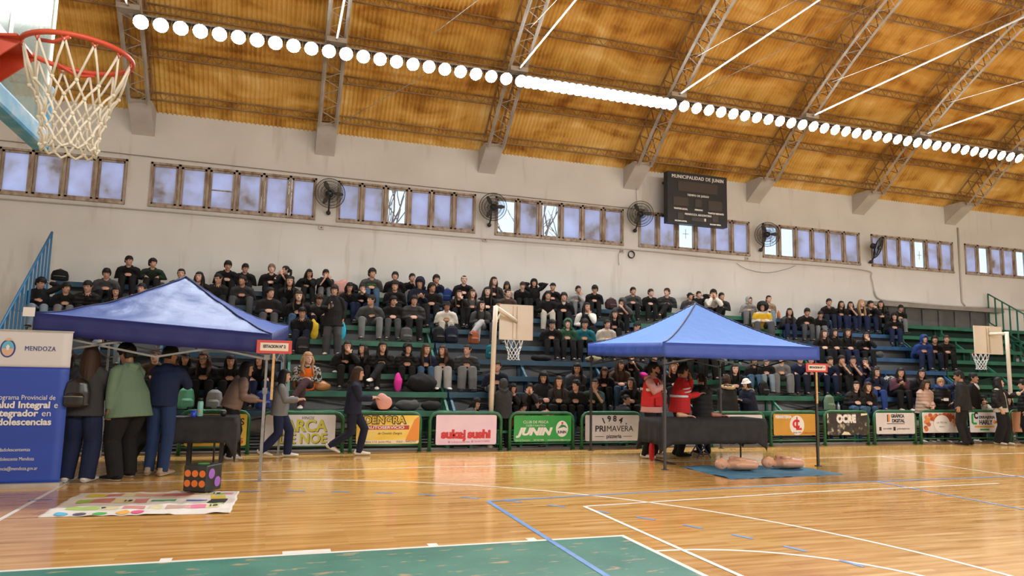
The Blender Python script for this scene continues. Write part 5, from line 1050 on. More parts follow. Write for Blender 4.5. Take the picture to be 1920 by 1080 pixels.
def sitter(row, X, lean, sc, rot, arms, legs, hy, hp, hair_k, hcol, top, trs, shoes, skin, opts, label):
    drop = .37
    if legs == 'u': drop = .30
    key = (arms, legs, hy, hp, lean); J = cached(('J',)+key, lambda: pose_sit(arms, legs, radians(hy), radians(hp), lean, drop)); J['gz'] = -drop
    body = cached(('body',)+key, lambda: build_body(J)); root = bpy.data.objects.new('person', body); C.objects.link(root)
    root.location = (X, SEAT_Y[row+3]+(.03 if row > -2 else .07), SEAT_Z[row+3]+.001); root.rotation_euler.z = radians(rot); root.scale = (sc*1.09, sc*1.05, sc) if row > -2 else (sc, sc, sc)
    puff = .02 if top.endswith('*') else 0
    dress(root, J, key, hair_k, hcol, top, trs, shoes, VX, puff, 'H' not in opts, .022 if 'W' in opts else 0, 1.12 if 'F' in opts else 1.0, 0, .5 if 'S' in opts else 1.0, skin=skin)
    if 'P' in opts:
        p = bpy.data.objects.new('phone', PHONE); C.objects.link(p); w = (J['wr'][0]+J['wr'][1])/2; p.matrix_world = Matrix.Translation(root.location) @ Matrix.Rotation(root.rotation_euler.z, 4, 'Z') @ Matrix.Scale(sc, 4) @ (Matrix.Translation(w+Vector((0, -.075, .035))) @ Matrix.Rotation(-.7, 4, 'X')); p['label'] = PHL(label); p['category'] = 'phone'
    if 'V' in opts: c = opts[opts.index('V')+1]; part_of(root, 'vest' if c != 'y' else 'tee_shirt', cached(('vest', c == 'y')+key, lambda: vest_mesh(J, 1.02, c == 'y')), fm(c))
    if 'B' in opts: Ch_ = J['chest']; st_ = MB().tube([Ch_+Vector((.215*cos(2*pi*i/22), .16*sin(2*pi*i/22)-.005, .02)) for i in range(22)], [(.035, .012)]*22, 8, closed=True, side=(0, 0, 1)).mesh('stripe', [SOLE]); part_of(root, 'stripe', st_, fm('Z'))
    if 'T' in opts: Ch_ = J['chest']; part_of(root, 'shirt_front', cached(('front',)+key, lambda: evaluated(MB().tube([J['hip']+Vector((0, -.105, .06)), Ch_+Vector((0, -.095, 0)), J['neck']+Vector((0, -.06, .0))], [(.05, .07), (.055, .065), (.04, .03)], 12, side=(1, 0, 0)), 'shirt_front', [SOLE], voxel=.012, smooth=2)), fm('w'))
    tag(root, label, 'person', 'students seated on the bleachers'); return root, J
def vest_mesh(J, f=1.0, sleeves=False):
    H, Ch, N_ = J['hip'], J['chest'], J['neck']; mb = MB(); mb.tube([H-(Ch-H)*.08, H+(Ch-H)*.5, Ch, Ch+(N_-Ch)*.55, N_], [(.212*f, .172*f), (.210*f, .166*f), (.213*f, .158*f), (.186, .134), (.105, .10)], 20, side=(1, 0, 0))
    if sleeves:
        for s in (0, 1): a, b = J['sh'][s], J['el'][s]; mb.tube([a+(N_-a)*.5-Vector((0, 0, .03)), a+(b-a)*.1, a+(b-a)*.62], [.062, .086, .086], 12)
    return evaluated(mb, 'vest', [SOLE], voxel=.013, smooth=4)
def PHL(label): return 'phone held by '+label
# bench row, position along it, depth shift, size, turn, arms, legs, head turn, head tilt, hair, hair colour, top, trousers, shoes, skin, options, label
SEATED = [
(-3,3.58,0.68,0.888,88,'lap','b',-60,20,'curly','k','D','k','kW',1,'','person in dark grey hoodie bending low behind the pink sushi sign'),
(-3,4.64,0.68,0.8,88,'lap','b',-60,20,'fringe','k','R','k','kW',1,'','person in rust jacket crouched behind the green club sign'),
(-3,5.69,0.68,0.89,-88,'lap','b',0,0,'pony','k','P','k','kW',1,'','laughing person in pink hooded top behind the green club sign'),
(-3,7.06,0.5,0.95,88,'lap','b',-60,0,'bun','k','k','k','kW',1,'','person in black crouched low behind the pizzeria sign'),
(-3,18.04,0.1,0.965,-88,'lap','b',20,0,'short','k','w','k','kW',1,'','person in white and green tracksuit on lowest bench'),
(-3,18.95,0.1,0.955,-88,'lap','b',40,0,'long','k','k','k','kW',0,'','person with long dark hair peeking beside the gesturing woman'),
(-2,4.79,0.68,0.8,-8,'chin','b',20,20,'long','k','k','k','kW',1,'','person in black bent forward, long hair, above the green club sign'),
(-2,5.15,0.68,0.8,-5,'face','b',-20,0,'fringe','k','K','k','kW',1,'','person covering face with both hands above the green club sign'),
(-2,5.51,0.1,0.984,-5,'lap','b',-20,20,'curly','k','k','k','kW',1,'','person with curly dark hair in black below mini hoop net'),
(-2,5.87,0.5,0.94,-15,'lap','b',0,0,'wavy','b','d','k','kW',0,'','smiling person in dark grey jacket with long brown hair'),
(-2,6.23,0.68,0.928,-11,'lap','b',-60,0,'fringe','k','k','k','kW',1,'','person in black turned to the smiling brown haired neighbour'),
(-2,6.67,0.68,0.962,-11,'chin','b',-20,0,'pony','k','G','k','kW',1,'','smiling person in olive jacket above the pizzeria sign'),
(-2,7.61,0.5,0.946,-17,'lap','b',-40,0,'long','k','k','k','kW',1,'','person in black looking sideways beside the first red vest'),
(-2,13.85,0.5,0.967,-15,'lap','b',-20,0,'long','k','k*','j','kW',0,'','person in black puffer and jeans on lowest bench above scuffed black sign'),
(-2,14.24,0.5,0.934,-17,'lap','b',0,0,'curly','b','k','j','kW',0,'','person in black with curly brown hair on lowest bench beside black puffer'),
(-1,-3.63,0.5,0.918,12,'lap','n',0,0,'beanie','=k','G','k','kW',1,'','person in olive green jacket seated behind the roll-up banner edge'),
(-1,-2.18,0.5,0.917,7,'lap','n',-20,0,'cap','=b','b','k','kW',0,'','person in brown cap seated behind the navy student under canopy'),
(-1,-1.67,0.5,0.899,8,'lap','n',0,20,'long','k','k*','k','kW',1,'','person in black puffer with long hair above mint green backpack'),
(-1,-1.28,0.68,0.975,-1,'lap','n',-20,0,'wavy','b','k*','k','kW',1,'','person in black puffer, brown hair, above the mint green bottle'),
(-1,-0.84,0.68,0.936,3,'lap','n',0,20,'long','k','k','k','kW',1,'','person in black, head lowered, behind the taupe jacket'),
(-1,-0.31,0.68,0.966,4,'knees','n',-40,0,'long','k','k','n','kW',1,'','person in black jacket and navy trousers beside bright blue rucksack'),
(-1,0.59,0.5,0.962,2,'lap','x',20,0,'wavy','o','x','m','WW',0,'Vo','person with fair hair in orange vest, legs crossed, on green bench'),
(-1,4.53,0.68,0.937,-3,'lap','n',-20,0,'short','k','N','g','kW',1,'','person in dark blazer and grey trousers behind mini hoop post'),
(-1,6.42,0.68,0.955,-8,'phone','n',-20,20,'long','k','D','k','kW',1,'','person in dark grey jacket with dark tablet above green club sign'),
(-1,7.16,0.68,0.84,-16,'lap','n',0,20,'xlong','b','k','k','kW',1,'','person with long brown hair left of the canopy pole in dark jacket'),
(-1,7.58,0.3,0.943,-15,'lap','n',20,0,'xlong','b','b','j','kW',1,'','person in brown jacket with long brown hair under canopy edge'),
(-1,8.94,0.5,0.98,-12,'lap','n',-20,0,'curly','g','k','k','kW',0,'','person with curly ginger hair behind the second red jacket'),
(-1,10.68,0.5,0.958,-22,'lap','n',0,0,'long','k','k','k','kW',0,'','smiling person with beige scarf under the light blue canopy'),
(-1,15.01,0.5,0.968,-24,'lap','n',20,0,'long','k','n','u','kW',1,'','person in navy jacket with red collar and long hair'),
(-1,15.77,0.5,0.971,-15,'phone','n',-20,0,'shawl','k','v','k','WW',1,'Vk','person in plum sleeves and black vest, dark shawl of hair'),
(-1,16.49,0.5,0.949,-15,'lap','n',-20,0,'long','k','k','k','kW',1,'','person in black, long hair, seventh row down, sixteenth from left'),
(-1,17.76,0.68,0.8,-22,'lap','n',-20,20,'short','k','n','n','kW',1,'','person in navy half hidden behind the man in black'),
(0,1.39,0.68,0.908,1,'eat','n',0,0,'long','k','k','k','kW',1,'','person in black with hand over face holding brown paper bag'),
(0,1.75,0.68,0.852,-5,'phone','n',-40,0,'wavy','k','k','k','kW',1,'P','person in black holding up phone between two friends in black'),
(0,2.11,0.68,0.921,2,'lap','x',0,0,'shawl','k','k*','k','WW',1,'','person in black puffer with white trainers, legs crossed'),
(0,2.72,0.68,0.899,-9,'lap','n',20,0,'hood','k','k*','k','kW',1,'','person in long black puffer bent beside the blue jeans'),
(0,3.08,0.68,0.894,-3,'lap','n',20,0,'xlong','b','n','j','kk',1,'','person in navy sweater and blue jeans, long brown hair'),
(0,3.44,0.68,0.874,-2,'lap','n',-40,0,'wavy','b','k','L','WW',1,'W','person in black with pale trousers and white trainers, facing navy sweater'),
(0,4.0,0.68,0.921,-4,'lap','n',-40,0,'bun','k','d*','g','kW',1,'W','person in dark vest and grey trousers, hair tied back'),
(0,8.09,0.68,0.8,-11,'eat','n',-20,0,'wavy','b','k','k','kW',0,'','person in black with yellow scarf and pink pompom under canopy'),
(0,8.73,0.68,0.8,-17,'lap','n',0,0,'short','b','k','k','kW',1,'','person partly hidden behind the first red vest wearer, black top'),
(0,11.54,0.68,0.8,-12,'phone','n',-20,20,'long','b','k','j','kW',1,'','person in black and blue jeans, brown hair, behind white hat'),
(0,11.91,0.68,0.855,-13,'lap','n',-20,0,'short','b','k','J','kW',0,'','person in black with pale jeans between white hat and grey hoodie'),
(0,12.35,0.68,0.917,-12,'lap','w',-20,0,'fringe','b','g','g','kW',0,'W','person in grey hoodie and grey trousers under canopy edge'),
(0,12.94,0.68,0.941,-15,'knees','n',-20,0,'short','k','n','N','kW',1,'','person in navy with dark trousers left of the station sign'),
(0,13.31,0.68,0.91,-18,'lap','n',-20,0,'fringe','k','n','k','kW',1,'','person in navy half hidden behind the station sign'),
(0,13.91,0.68,0.916,-18,'knees','n',20,0,'short','k','n','n','kW',1,'','person in navy, short hair, looking sideways, nearest the station sign'),
(0,14.27,0.68,0.971,-17,'chin','n',0,0,'fringe','k','k','k','kW',1,'','person in black, dark fringe, sixth row down, sixteenth from left'),
(0,14.63,0.68,0.96,-15,'chin','n',-20,0,'short','k','N','k','kW',1,'','person in navy, short dark hair, sixth row down, seventeenth from left'),
(0,15.11,0.68,0.912,-21,'eat','n',-20,0,'long','k','n','n','kW',1,'','person in navy, long hair, sixth row down, eighteenth from left'),
(1,-3.16,0.68,0.881,4,'knees','w',0,0,'short','k','k','J','kW',1,'','person in black and pale jeans hidden behind the dark canopy valance'),
(1,10.11,0.3,1.06,-15,'lap','n',-20,0,'short','k','k','k','kW',1,'','person in black, short dark hair, fifth row down, second from left'),
(1,10.48,0.3,1.06,-10,'lap','n',-20,0,'short','b','k','k','kW',1,'','person in black, short dark hair, fifth row down, third from left'),
(1,10.85,0.68,0.8,-18,'lap','n',-20,0,'fringe','k','L','k','kW',1,'','person in pale grey, dark fringe, fifth row down, fourth from left'),
(2,0.51,0.68,0.938,-3,'phone','n',0,20,'short','k','k','N','kW',1,'P','person in black hoodie looking at phone above the black rucksack'),
(2,6.43,0.68,0.909,-12,'lap','n',0,20,'short','k','k','k','kW',1,'','person in black, short dark hair, fourth row down, second from left'),
(2,6.79,0.68,0.946,-4,'lap','n',-20,0,'hood','k','E','k','kW',0,'','person in green hoodie, hood up, holding tissues'),
(2,7.32,0.68,0.961,-15,'lap','n',0,10,'bushy','k','t','k','kW',1,'','person in teal jacket with clasped hands'),
(2,7.91,0.5,0.918,-8,'lap','n',20,0,'short','k','c','k','kW',1,'','person in cream sweatshirt beside the edge of light blue canopy'),
(2,8.75,0.68,0.945,-14,'chin','n',-40,10,'cap','=k','k','k','kW',1,'','person in black, cap, fourth row down, sixth from left'),
(2,9.56,0.3,0.94,-8,'lap','n',20,0,'long','b','k','k','kW',0,'','person with long brown hair just above light blue canopy slope'),
(2,14.74,0.5,0.926,-25,'lap','n',20,0,'long','b','k','k','kW',0,'','person in black, long hair, fourth row down, eighth from left'),
(2,15.1,0.3,0.93,-18,'lap','n',20,0,'shawl','k','k','k','kW',1,'','person in black, loose dark hair, fourth row down, ninth from left'),
(2,15.57,0.3,0.957,-17,'lap','n',0,0,'long','k','k','n','kW',1,'','person in black, long hair, fourth row down, tenth from left'),
(2,16.21,0.5,0.913,-20,'eat','n',-20,0,'long','k','k','k','kW',1,'','person with long hair eating with both hands beside patterned bag'),
(2,18.3,0.68,0.959,-20,'lap','n',0,0,'hood','k','u','n','kW',1,'','person in royal blue jacket with hood up on empty benches'),
(2,18.74,0.68,0.957,-23,'lap','n',-20,0,'fringe','k','k','N','kW',1,'','person in black sweater with white collar on empty benches'),
(2,19.28,0.5,0.93,-25,'lap','n',-20,0,'short','b','k*','k','kW',1,'','person in black puffer, last of three on empty benches'),
(3,-4.73,0.3,0.868,13,'up','n',40,20,'bushy','k','k','J','kW',1,'','person in black with raised hand on head, beside blue stair railing'),
(3,-4.21,0.68,0.873,5,'lap','n',40,10,'fringe','k','k','g','kW',1,'','person in black sweater and grey trousers, second from blue stair railing'),
(3,-3.85,0.68,0.958,10,'phone','n',-20,20,'short','k','k*','k','kW',1,'P','person in black puffer with phone, third from blue stair railing'),
(3,-3.29,0.68,0.829,4,'phone','n',0,10,'shawl','k','k','k','kW',1,'','person in black, loose dark hair, third row down, fourth from left'),
(3,-2.78,0.68,0.954,1,'lap','n',-20,0,'short','k','k','k','kW',1,'','person in black jacket with pale collar, just above dark canopy slope'),
(3,-2.41,0.5,0.938,0,'lap','n',0,20,'short','k','k','k','kW',1,'','person in black, short dark hair, third row down, sixth from left'),
(3,-0.21,0.5,0.971,0,'lap','n',40,0,'fringe','k','K','D','kW',1,'','person in black sweater and grey trousers just above the canopy corner'),
(3,0.41,0.68,0.969,0,'lap','n',0,0,'wavy','b','k','j','kW',0,'','person with long brown hair and blue jeans behind phone user'),
(3,0.86,0.68,0.9,0,'knees','n',0,20,'bushy','b','d','k','kW',1,'','person in charcoal, bushy hair, third row down, ninth from left'),
(3,2.02,0.68,0.966,1,'down','w',-60,0,'short','k','D','g','kW',1,'','person in dark grey jacket, grey trousers, reaching down between knees'),
(3,2.58,0.5,0.919,-5,'lap','n',20,10,'fringe','k','k','D','kW',1,'','person in black, dark fringe, third row down, eleventh from left'),
(3,3.04,0.5,0.972,0,'lap','n',0,10,'fringe','k','d*','k','kW',1,'','person in dark grey puffer jacket holding a white paper cup'),
(3,3.89,0.68,0.89,-9,'lap','n',20,0,'bucket','=k','w','c','kW',2,'','person in white hoodie and dark hat behind two rucksacks'),
(3,4.77,0.5,0.904,-10,'lap','x',20,0,'xlong','k','D','L','kW',0,'','person in grey sweater, pale trousers, legs crossed, above rust rucksack'),
(3,5.17,0.5,0.974,-9,'chin','n',20,10,'fringe','k','k','D','kW',1,'','person behind the mini hoop post with hand at chin'),
(3,7.62,0.3,0.99,-13,'chin','n',20,0,'long','k','w','k','kW',1,'Vk','person with long dark hair, dark vest and white sleeves'),
(3,8.39,0.68,0.882,-14,'lap','n',0,0,'wavy','k','k','k','kW',1,'','person in black, wavy long hair, third row down, seventeenth from left'),
(4,-3.62,0.68,0.891,8,'lap','n',0,20,'fringe','k','D','k','kW',1,'','person in dark grey, dark fringe, second row down, first from left'),
(4,-2.11,0.5,0.94,0,'lap','n',0,0,'bun','k','k','k','kW',1,'','person half hidden behind the peak of the dark navy canopy'),
(4,-1.75,0.68,0.937,3,'lap','n',-20,0,'long','k','k','k','kW',1,'','person in black, long hair, second row down, third from left'),
(4,-1.39,0.68,0.929,8,'phone','n',-40,20,'pony','k','K','k','kW',1,'','person in black, ponytail, second row down, fourth from left'),
(4,-0.79,0.68,0.906,-5,'lap','w',-20,0,'fringe','k','d','D','kW',2,'F','broad person in dark jacket, grey trousers, hands clasped, beside canopy slope'),
(4,0.21,0.68,0.961,-1,'phone','n',0,0,'long','k','k','k','kW',1,'','person in black, long hair, second row down, sixth from left'),
(4,1.56,0.68,0.875,1,'phone','n',0,20,'wavy','k','k','n','kW',1,'P','person with long fringe and navy trousers beside the standing boy'),
(4,1.92,0.68,0.858,-7,'eat','n',0,0,'short','k','k','n','kW',1,'','person in black, short dark hair, second row down, eighth from left'),
(4,2.71,0.5,0.934,-10,'lap','n',0,0,'bushy','k','k','k','kW',1,'','person in black, bushy hair, second row down, ninth from left'),
(4,3.27,0.3,1.06,1,'phone','n',-20,20,'hood','k','N','k','kW',1,'','person in navy, hood up, second row down, tenth from left'),
(4,3.63,0.5,0.966,-11,'lap','n',40,0,'fringe','k','k','k','kW',2,'','person in black polo shirt holding a white tissue'),
(4,4.28,0.68,0.837,-4,'eat','n',0,0,'xlong','b','k','k','kW',0,'','person with long brown hair in black V-neck right of white hoodie'),
(4,4.67,0.68,0.888,-12,'lap','n',20,0,'wavy','b','g','k','kW',0,'','person in grey sweater with wavy brown hair, looking sideways'),
(4,5.06,0.5,0.932,-11,'lap','n',0,0,'xlong','k','k','k','kW',0,'','person in black, very long hair, second row down, fourteenth from left'),
(4,5.58,0.5,0.915,-6,'lap','n',20,0,'bun','k','b','k','kW',0,'','smiling person with tied hair just above the mini hoop arm'),
(4,6.73,0.5,0.921,-15,'knees','n',0,0,'fringe','k','k','c','kW',1,'','person in black jacket and white trousers right of mini hoop board'),
(4,7.16,0.68,0.964,-14,'lap','n',0,0,'fringe','k','k','k','kW',1,'T','person in black jacket open over white shirt'),
(4,8.86,0.68,0.883,-13,'eat','n',-40,10,'hood','k','D','k','kW',1,'','person in dark grey hood eating beside the maroon rucksack'),
(4,13.46,0.5,0.944,-23,'lap','w',-20,0,'afro','k','w','D','kW',1,'WVy','person in yellow shirt over white sleeves with big round afro'),
(4,14.3,0.68,0.865,-12,'phone','n',-20,0,'xlong','k','D','n','kW',1,'P','person with long straight hair, grey top and phone, by orange bottle'),
(4,14.93,0.68,0.915,-15,'lap','n',0,20,'short','k','k','D','kW',1,'','person in black, short dark hair, second row down, twenty-first from left'),
(4,15.5,0.68,0.831,-23,'phone','n',-20,20,'short','k','k','g','kW',1,'','person in black tracksuit with white sleeve stripes, head lowered'),
(4,18.35,0.68,0.919,-27,'lap','n',-20,0,'hood','k','k','n','kW',1,'','person in black hood and jeans at the edge of empty benches'),
(5,-3.27,0.68,0.861,3,'lap','n',40,10,'short','k','k','k','kW',1,'','person in black sweatshirt, short hair, first at wall above dark canopy'),
(5,-2.8,0.68,0.817,5,'knees','n',40,0,'bushy','k','G','k','kW',1,'','person in dark green sweater sitting against the wall above dark canopy'),
(5,-1.24,0.68,0.907,8,'lap','n',0,20,'fringe','k','k','k','kW',1,'','person in black, dark fringe, top row, third from left'),
(5,-0.83,0.68,0.851,4,'lap','n',20,20,'short','k','k','k','kW',1,'','person in black, short dark hair, top row, fourth from left'),
(5,-0.23,0.68,0.884,2,'lap','n',0,0,'fringe','l','k','k','kW',0,'','person in black jacket with light brown hair against the wall'),
(5,0.13,0.68,0.856,-5,'face','n',-60,0,'pony','k','k','k','kW',1,'','person in black with curly tied hair turned to light haired neighbour'),
(5,0.65,0.68,0.802,-1,'chin','n',20,20,'long','k','k','k','kW',1,'','person in black, long hair, top row, seventh from left'),
(5,1.01,0.68,0.827,4,'face','n',20,10,'short','k','k','g','kW',1,'','person in black, short dark hair, top row, eighth from left'),
(5,2.13,0.68,0.936,2,'lap','n',20,0,'bushy','k','D','j','kW',1,'B','person with curly hair in grey sweater with bright green stripe'),
(5,2.78,0.68,0.889,-10,'lap','n',0,0,'fringe','k','k','k','kW',1,'','person in black, dark fringe, top row, tenth from left'),
(5,3.2,0.68,0.868,-8,'chin','n',20,0,'short','k','k','g','kW',1,'','person in black with hand on chin, grey trousers, against wall'),
(5,3.8,0.68,0.862,-5,'phone','n',20,0,'bushy','k','N','j','kW',1,'','person in navy jacket and jeans beside the blue rucksack at wall'),
(5,4.53,0.68,0.908,-6,'lap','n',0,0,'buzz','b','k','k','kW',0,'','person in black jacket with cropped brown hair alone against the wall'),
(5,5.32,0.68,0.923,-4,'lap','n',20,0,'xlong','b','d','k','kW',0,'','person with very long brown hair in profile against the wall'),
(5,5.68,0.68,0.8,-3,'phone','n',-20,20,'beanie','=d','c','k','kW',1,'','person in pale sweater and dark knitted hat, head lowered'),
(5,6.13,0.68,0.823,-5,'phone','n',-20,20,'short','b','k','k','kW',0,'','person in black, short dark hair, top row, sixteenth from left'),
(5,6.53,0.3,0.85,-15,'ears','n',0,0,'hood','k','k','k','kW',1,'','person in black hood with arms raised behind the head'),
(5,6.99,0.68,0.847,-5,'lap','n',-40,0,'cap','=k','k','k','kW',1,'','person in black, cap, top row, eighteenth from left'),
(5,7.76,0.68,0.802,-8,'chin','n',20,0,'short','k','L','g','kW',1,'','person in pale grey hoodie resting cheek on hand at wall'),
(5,8.27,0.68,0.851,-12,'lap','n',-20,20,'bushy','k','k','k','kW',1,'','person in black with bushy hair beside the maroon rucksack'),
(5,9.47,0.68,0.877,-16,'lap','n',20,0,'short','k','D','k','kW',1,'','person in dark grey jacket looking sideways beside maroon rucksack, at wall'),
(5,9.97,0.68,0.853,-7,'lap','n',20,0,'short','b','k','k','kW',0,'','smiling person in black jacket against wall left of canopy peak'),
(5,10.56,0.68,0.921,-19,'lap','x',-40,0,'short','b','d*','k','kW',0,'','person in charcoal puffer, legs crossed, against wall left of canopy peak'),
(5,11.31,0.68,0.8,-16,'lap','n',20,0,'fringe','k','D','j','kW',1,'','person in dark grey, dark fringe, top row, twenty-fourth from left'),
(5,11.67,0.3,0.8,-21,'ears','n',20,0,'short','b','k','k','kW',0,'','person in black, short dark hair, top row, twenty-fifth from left'),
(5,12.03,0.68,0.966,-12,'face','n',-20,0,'bushy','k','w','k','kW',1,'','person in white jacket with both hands at face, above canopy peak'),
(5,12.39,0.68,0.882,-21,'lap','x',20,0,'short','k','d','k','kW',1,'','person in dark jacket with raised leg beside pale grey hood'),
(5,13.36,0.68,0.8,-22,'lap','n',20,0,'hood','k','L','g','kW',0,'W','person in pale grey hood and trousers above the canopy slope'),
(5,13.96,0.68,0.89,-11,'lap','n',0,0,'pony','b','B','J','kW',0,'','person with ponytail and beige sweater behind the yellow shirt'),
(5,16.21,0.68,0.914,-15,'phone','n',0,0,'short','k','k','N','kW',1,'P','person in black jacket, short hair, first of the wall group at shutter'),
(5,16.7,0.68,0.851,-16,'lap','n',0,0,'long','k','k','n','kW',1,'','person in black, long hair, top row, thirty-first from left'),
(5,17.06,0.68,0.849,-16,'chin','n',-20,0,'long','k','k','n','kW',1,'','person in black, long hair, top row, thirty-second from left'),
(5,17.53,0.68,0.965,-24,'lap','n',20,0,'xlong','o','K','n','kW',0,'S','person with long fair hair in short black sleeves against the wall'),
(5,17.89,0.68,0.937,-23,'eat','n',20,0,'short','k','k','n','kW',1,'','person in black, short dark hair, top row, thirty-fourth from left'),
(5,18.37,0.5,0.903,-26,'lap','n',-20,0,'long','k','k*','k','kW',1,'','person in black puffer with long hair next to grey shutter'),
(5,19.05,0.68,0.849,-15,'lap','n',0,20,'short','k','k','g','kW',1,'','person in black and grey trousers last in row below shutter'),
]
for row_ in SEATED: sitter(*row_)
STAND_POS = [('pack', -2.41, 10.98, 0, 1.076), ('green', -1.9, 11.15, 0, 1.1), ('navy', -1.53, 11.48, 0, 1.09), ('taupe', -0.68, 13.2, 0, 1.003), ('walkgrey', 0.11, 13.38, 0, 0.922), ('walknavy', 1.39, 13.42, 0, 0.982), ('vest', 6.89, 12.25, 0, 1.074), ('redjacket', 7.63, 12.45, 0, 1.064), ('puffback', 8.35, 12.75, 0, 0.96), ('furcoat', 9.97, 14.2, 0, 0.947), ('whitehat', 10.55, 14.2, 0, 0.906), ('beige', 15.88, 14.2, 0, 0.942), ('scarf', 16.43, 14.2, 0, 0.976), ('blackman', 16.41, 13.55, 0, 1.087), ('suit', 17.55, 14.2, 0, 1.063), ('gesture', 17.61, 13.5, 0, 0.995), ('edge', 18.53, 13.5, 0, 0.97), ('greyhood', 4.5, 14.1, 0, 0.84), ('boy', 1.14, 16.0, 1.85, 0.909)]
BAGS = [(5, -4.65, 0.2, 0.27, 0.34, 'k', 'black rucksack standing on the top bench by the blue railing', None),
 (3, -5.0, 0.3, 0.36, 0.3, 'c', 'grey green backpack at the foot of the blue stair railing', None),
 (1, 0.53, 0.1, 0.4, 0.3, 'K', 'black rucksack on bench between the feet of the phone user', None),
 (2, 3.62, 0.3, 0.4, 0.3, 'k', 'black rucksack left of the navy rucksack before white hoodie', None),
 (2, 3.93, -0.1, 0.44, 0.32, 'N', 'navy blue rucksack in front of the white hoodie', None),
 (2, 4.47, 0.1, 0.34, 0.28, 'R', 'rust orange rucksack on bench right of the navy rucksack', None),
 (5, 4.13, -0.4, 0.34, 0.3, 'u', 'bright blue rucksack against the wall beside navy jacket', None),
 (5, 8.85, 0.2, 0.34, 0.36, 'm', 'maroon rucksack standing against the wall', None),
 (-2, -1.53, 0.3, 0.42, 0.3, 'E2', 'mint green backpack on lowest bench left of the mint bottle', None),
 (-2, -0.18, 0.2, 0.38, 0.3, 'u', 'bright blue rucksack beside the navy trousers behind station sign', None),
 (-2, -1.05, -0.2, 0.38, 0.3, 'L', 'pale grey backpack on lowest bench behind the taupe jacket', None),
 (2, 2.85, 0.2, 0.36, 0.3, 'D', 'dark grey rucksack with yellow strip on the green bench', None),
 (-2, 13.11, 0.1, 0.42, 0.32, 'S', 'grey green backpack on lowest bench behind the station sign stick', None),
 (-1, 11.57, 0.2, 0.36, 0.28, 'k', 'black backpack beside the pale jeans under light blue canopy', None),
 (1, 4.76, 0.1, 0.36, 0.26, 't', 'teal backpack just behind the mini hoop post', None),
 (5, -0.23, 0.2, 0.36, 0.28, 'k', 'black backpack on the top bench beside the light haired person', None),
 (-2, 13.71, 0.1, 0.22, 0.36, 'k', 'black duffel backpack beside black puffer on lowest bench', None),
 (5, 1.69, 0.2, 0.34, 0.36, 'k', 'black rucksack on the top bench right of the pink coat', None)]
SOFT = [('coat', 5, 1.4, 0, 0.2, (0.5, 0.3, 0.42), 'P', 'pink and maroon padded coat heaped on the top bench', 'coat'),
 ('bag', 2, 0.77, -0.06, 0.2, (0.2, 0.12, 0.46), 'y', 'bright yellow bag standing on the green bench', 'bag'),
 ('bag', 2, 1.35, -0.1, 0.1, (0.22, 0.14, 0.42), 't2', 'light blue drawstring bag beside the standing boy', 'bag'),
 ('bag', 1, 7.38, -0.05, 0.1, (0.5, 0.26, 0.16), 'F', 'olive khaki bag lying on the bench before teal jacket', 'bag'),
 ('shoe_bag', -1, 2.44, -0.08, 0.5, (0.18, 0.14, 0.42), 'M', 'bright pink shoe bag leaning on the green bench', 'bag'),
 ('coat', -1, 2.95, -0.05, 0.3, (0.7, 0.36, 0.4), 'k', 'heap of black coats and bags on the green bench beside jeans', 'coat'),
 ('bag', -2, 2.06, 0, 0.1, (0.5, 0.3, 0.2), 'k', 'black bag in the pile on the lowest bench near pink bag', 'bag'),
 ('bag', -2, 2.59, 0, -0.1, (0.52, 0.32, 0.22), 'D', 'dark grey striped bag in the pile on the lowest bench', 'bag'),
 ('bag', -2, 3.07, 0.02, 0.3, (0.46, 0.3, 0.2), 'K', 'long black bag at the end of the pile on lowest bench', 'bag'),
 ('napkin', 0, 1.22, -0.04, 0.2, (0.16, 0.1, 0.05), 'w', 'crumpled white napkin on bench beside the brown paper bag', 'napkin'),
 ('napkin', -1, -0.57, -0.06, 0.4, (0.24, 0.14, 0.11), 'L', 'crumpled white paper on bench behind the taupe jacket', 'napkin'),
 ('bag', 0, 16.08, -0.05, 0.3, (0.55, 0.28, 0.2), 'x', 'pale speckled bag on blue bench beside the navy jackets', 'bag'),
 ('bag', 2, 16.75, -0.05, 0.3, (0.4, 0.2, 0.2), 'D', 'grey bag on the bench beside the eating person', 'bag'),
 ('bag', 0, 8.33, -0.3, 0.2, (0.26, 0.2, 0.16), 'M', 'shiny pink pompom bag under the canopy edge', 'bag'),
 ('bag', 1, 6.03, 0, 0.1, (0.6, 0.3, 0.16), 'k', 'black bag lying on the blue bench behind mini hoop net', 'bag'),
 ('bag', 0, 7.69, -0.02, 0.1, (0.5, 0.3, 0.24), 'k', 'black bag on blue bench beside the brown jacket', 'bag')]
HANDBAG = (-1, 0.91, -.05)
BOT = (13.32, 14.46)
STEPS = [(18.04, 'low green step behind the barriers under the person in green tracksuit'), (18.95, 'low green step behind the barriers under the peeking person with long hair'), (3.58, 'low green step behind the barriers under the person in dark grey hood'), (4.64, 'low green step behind the barriers under the person in rust jacket'), (5.69, 'low green step behind the barriers under the laughing person in pink'), (7.06, 'low green step behind the barriers under the crouched person in black')]
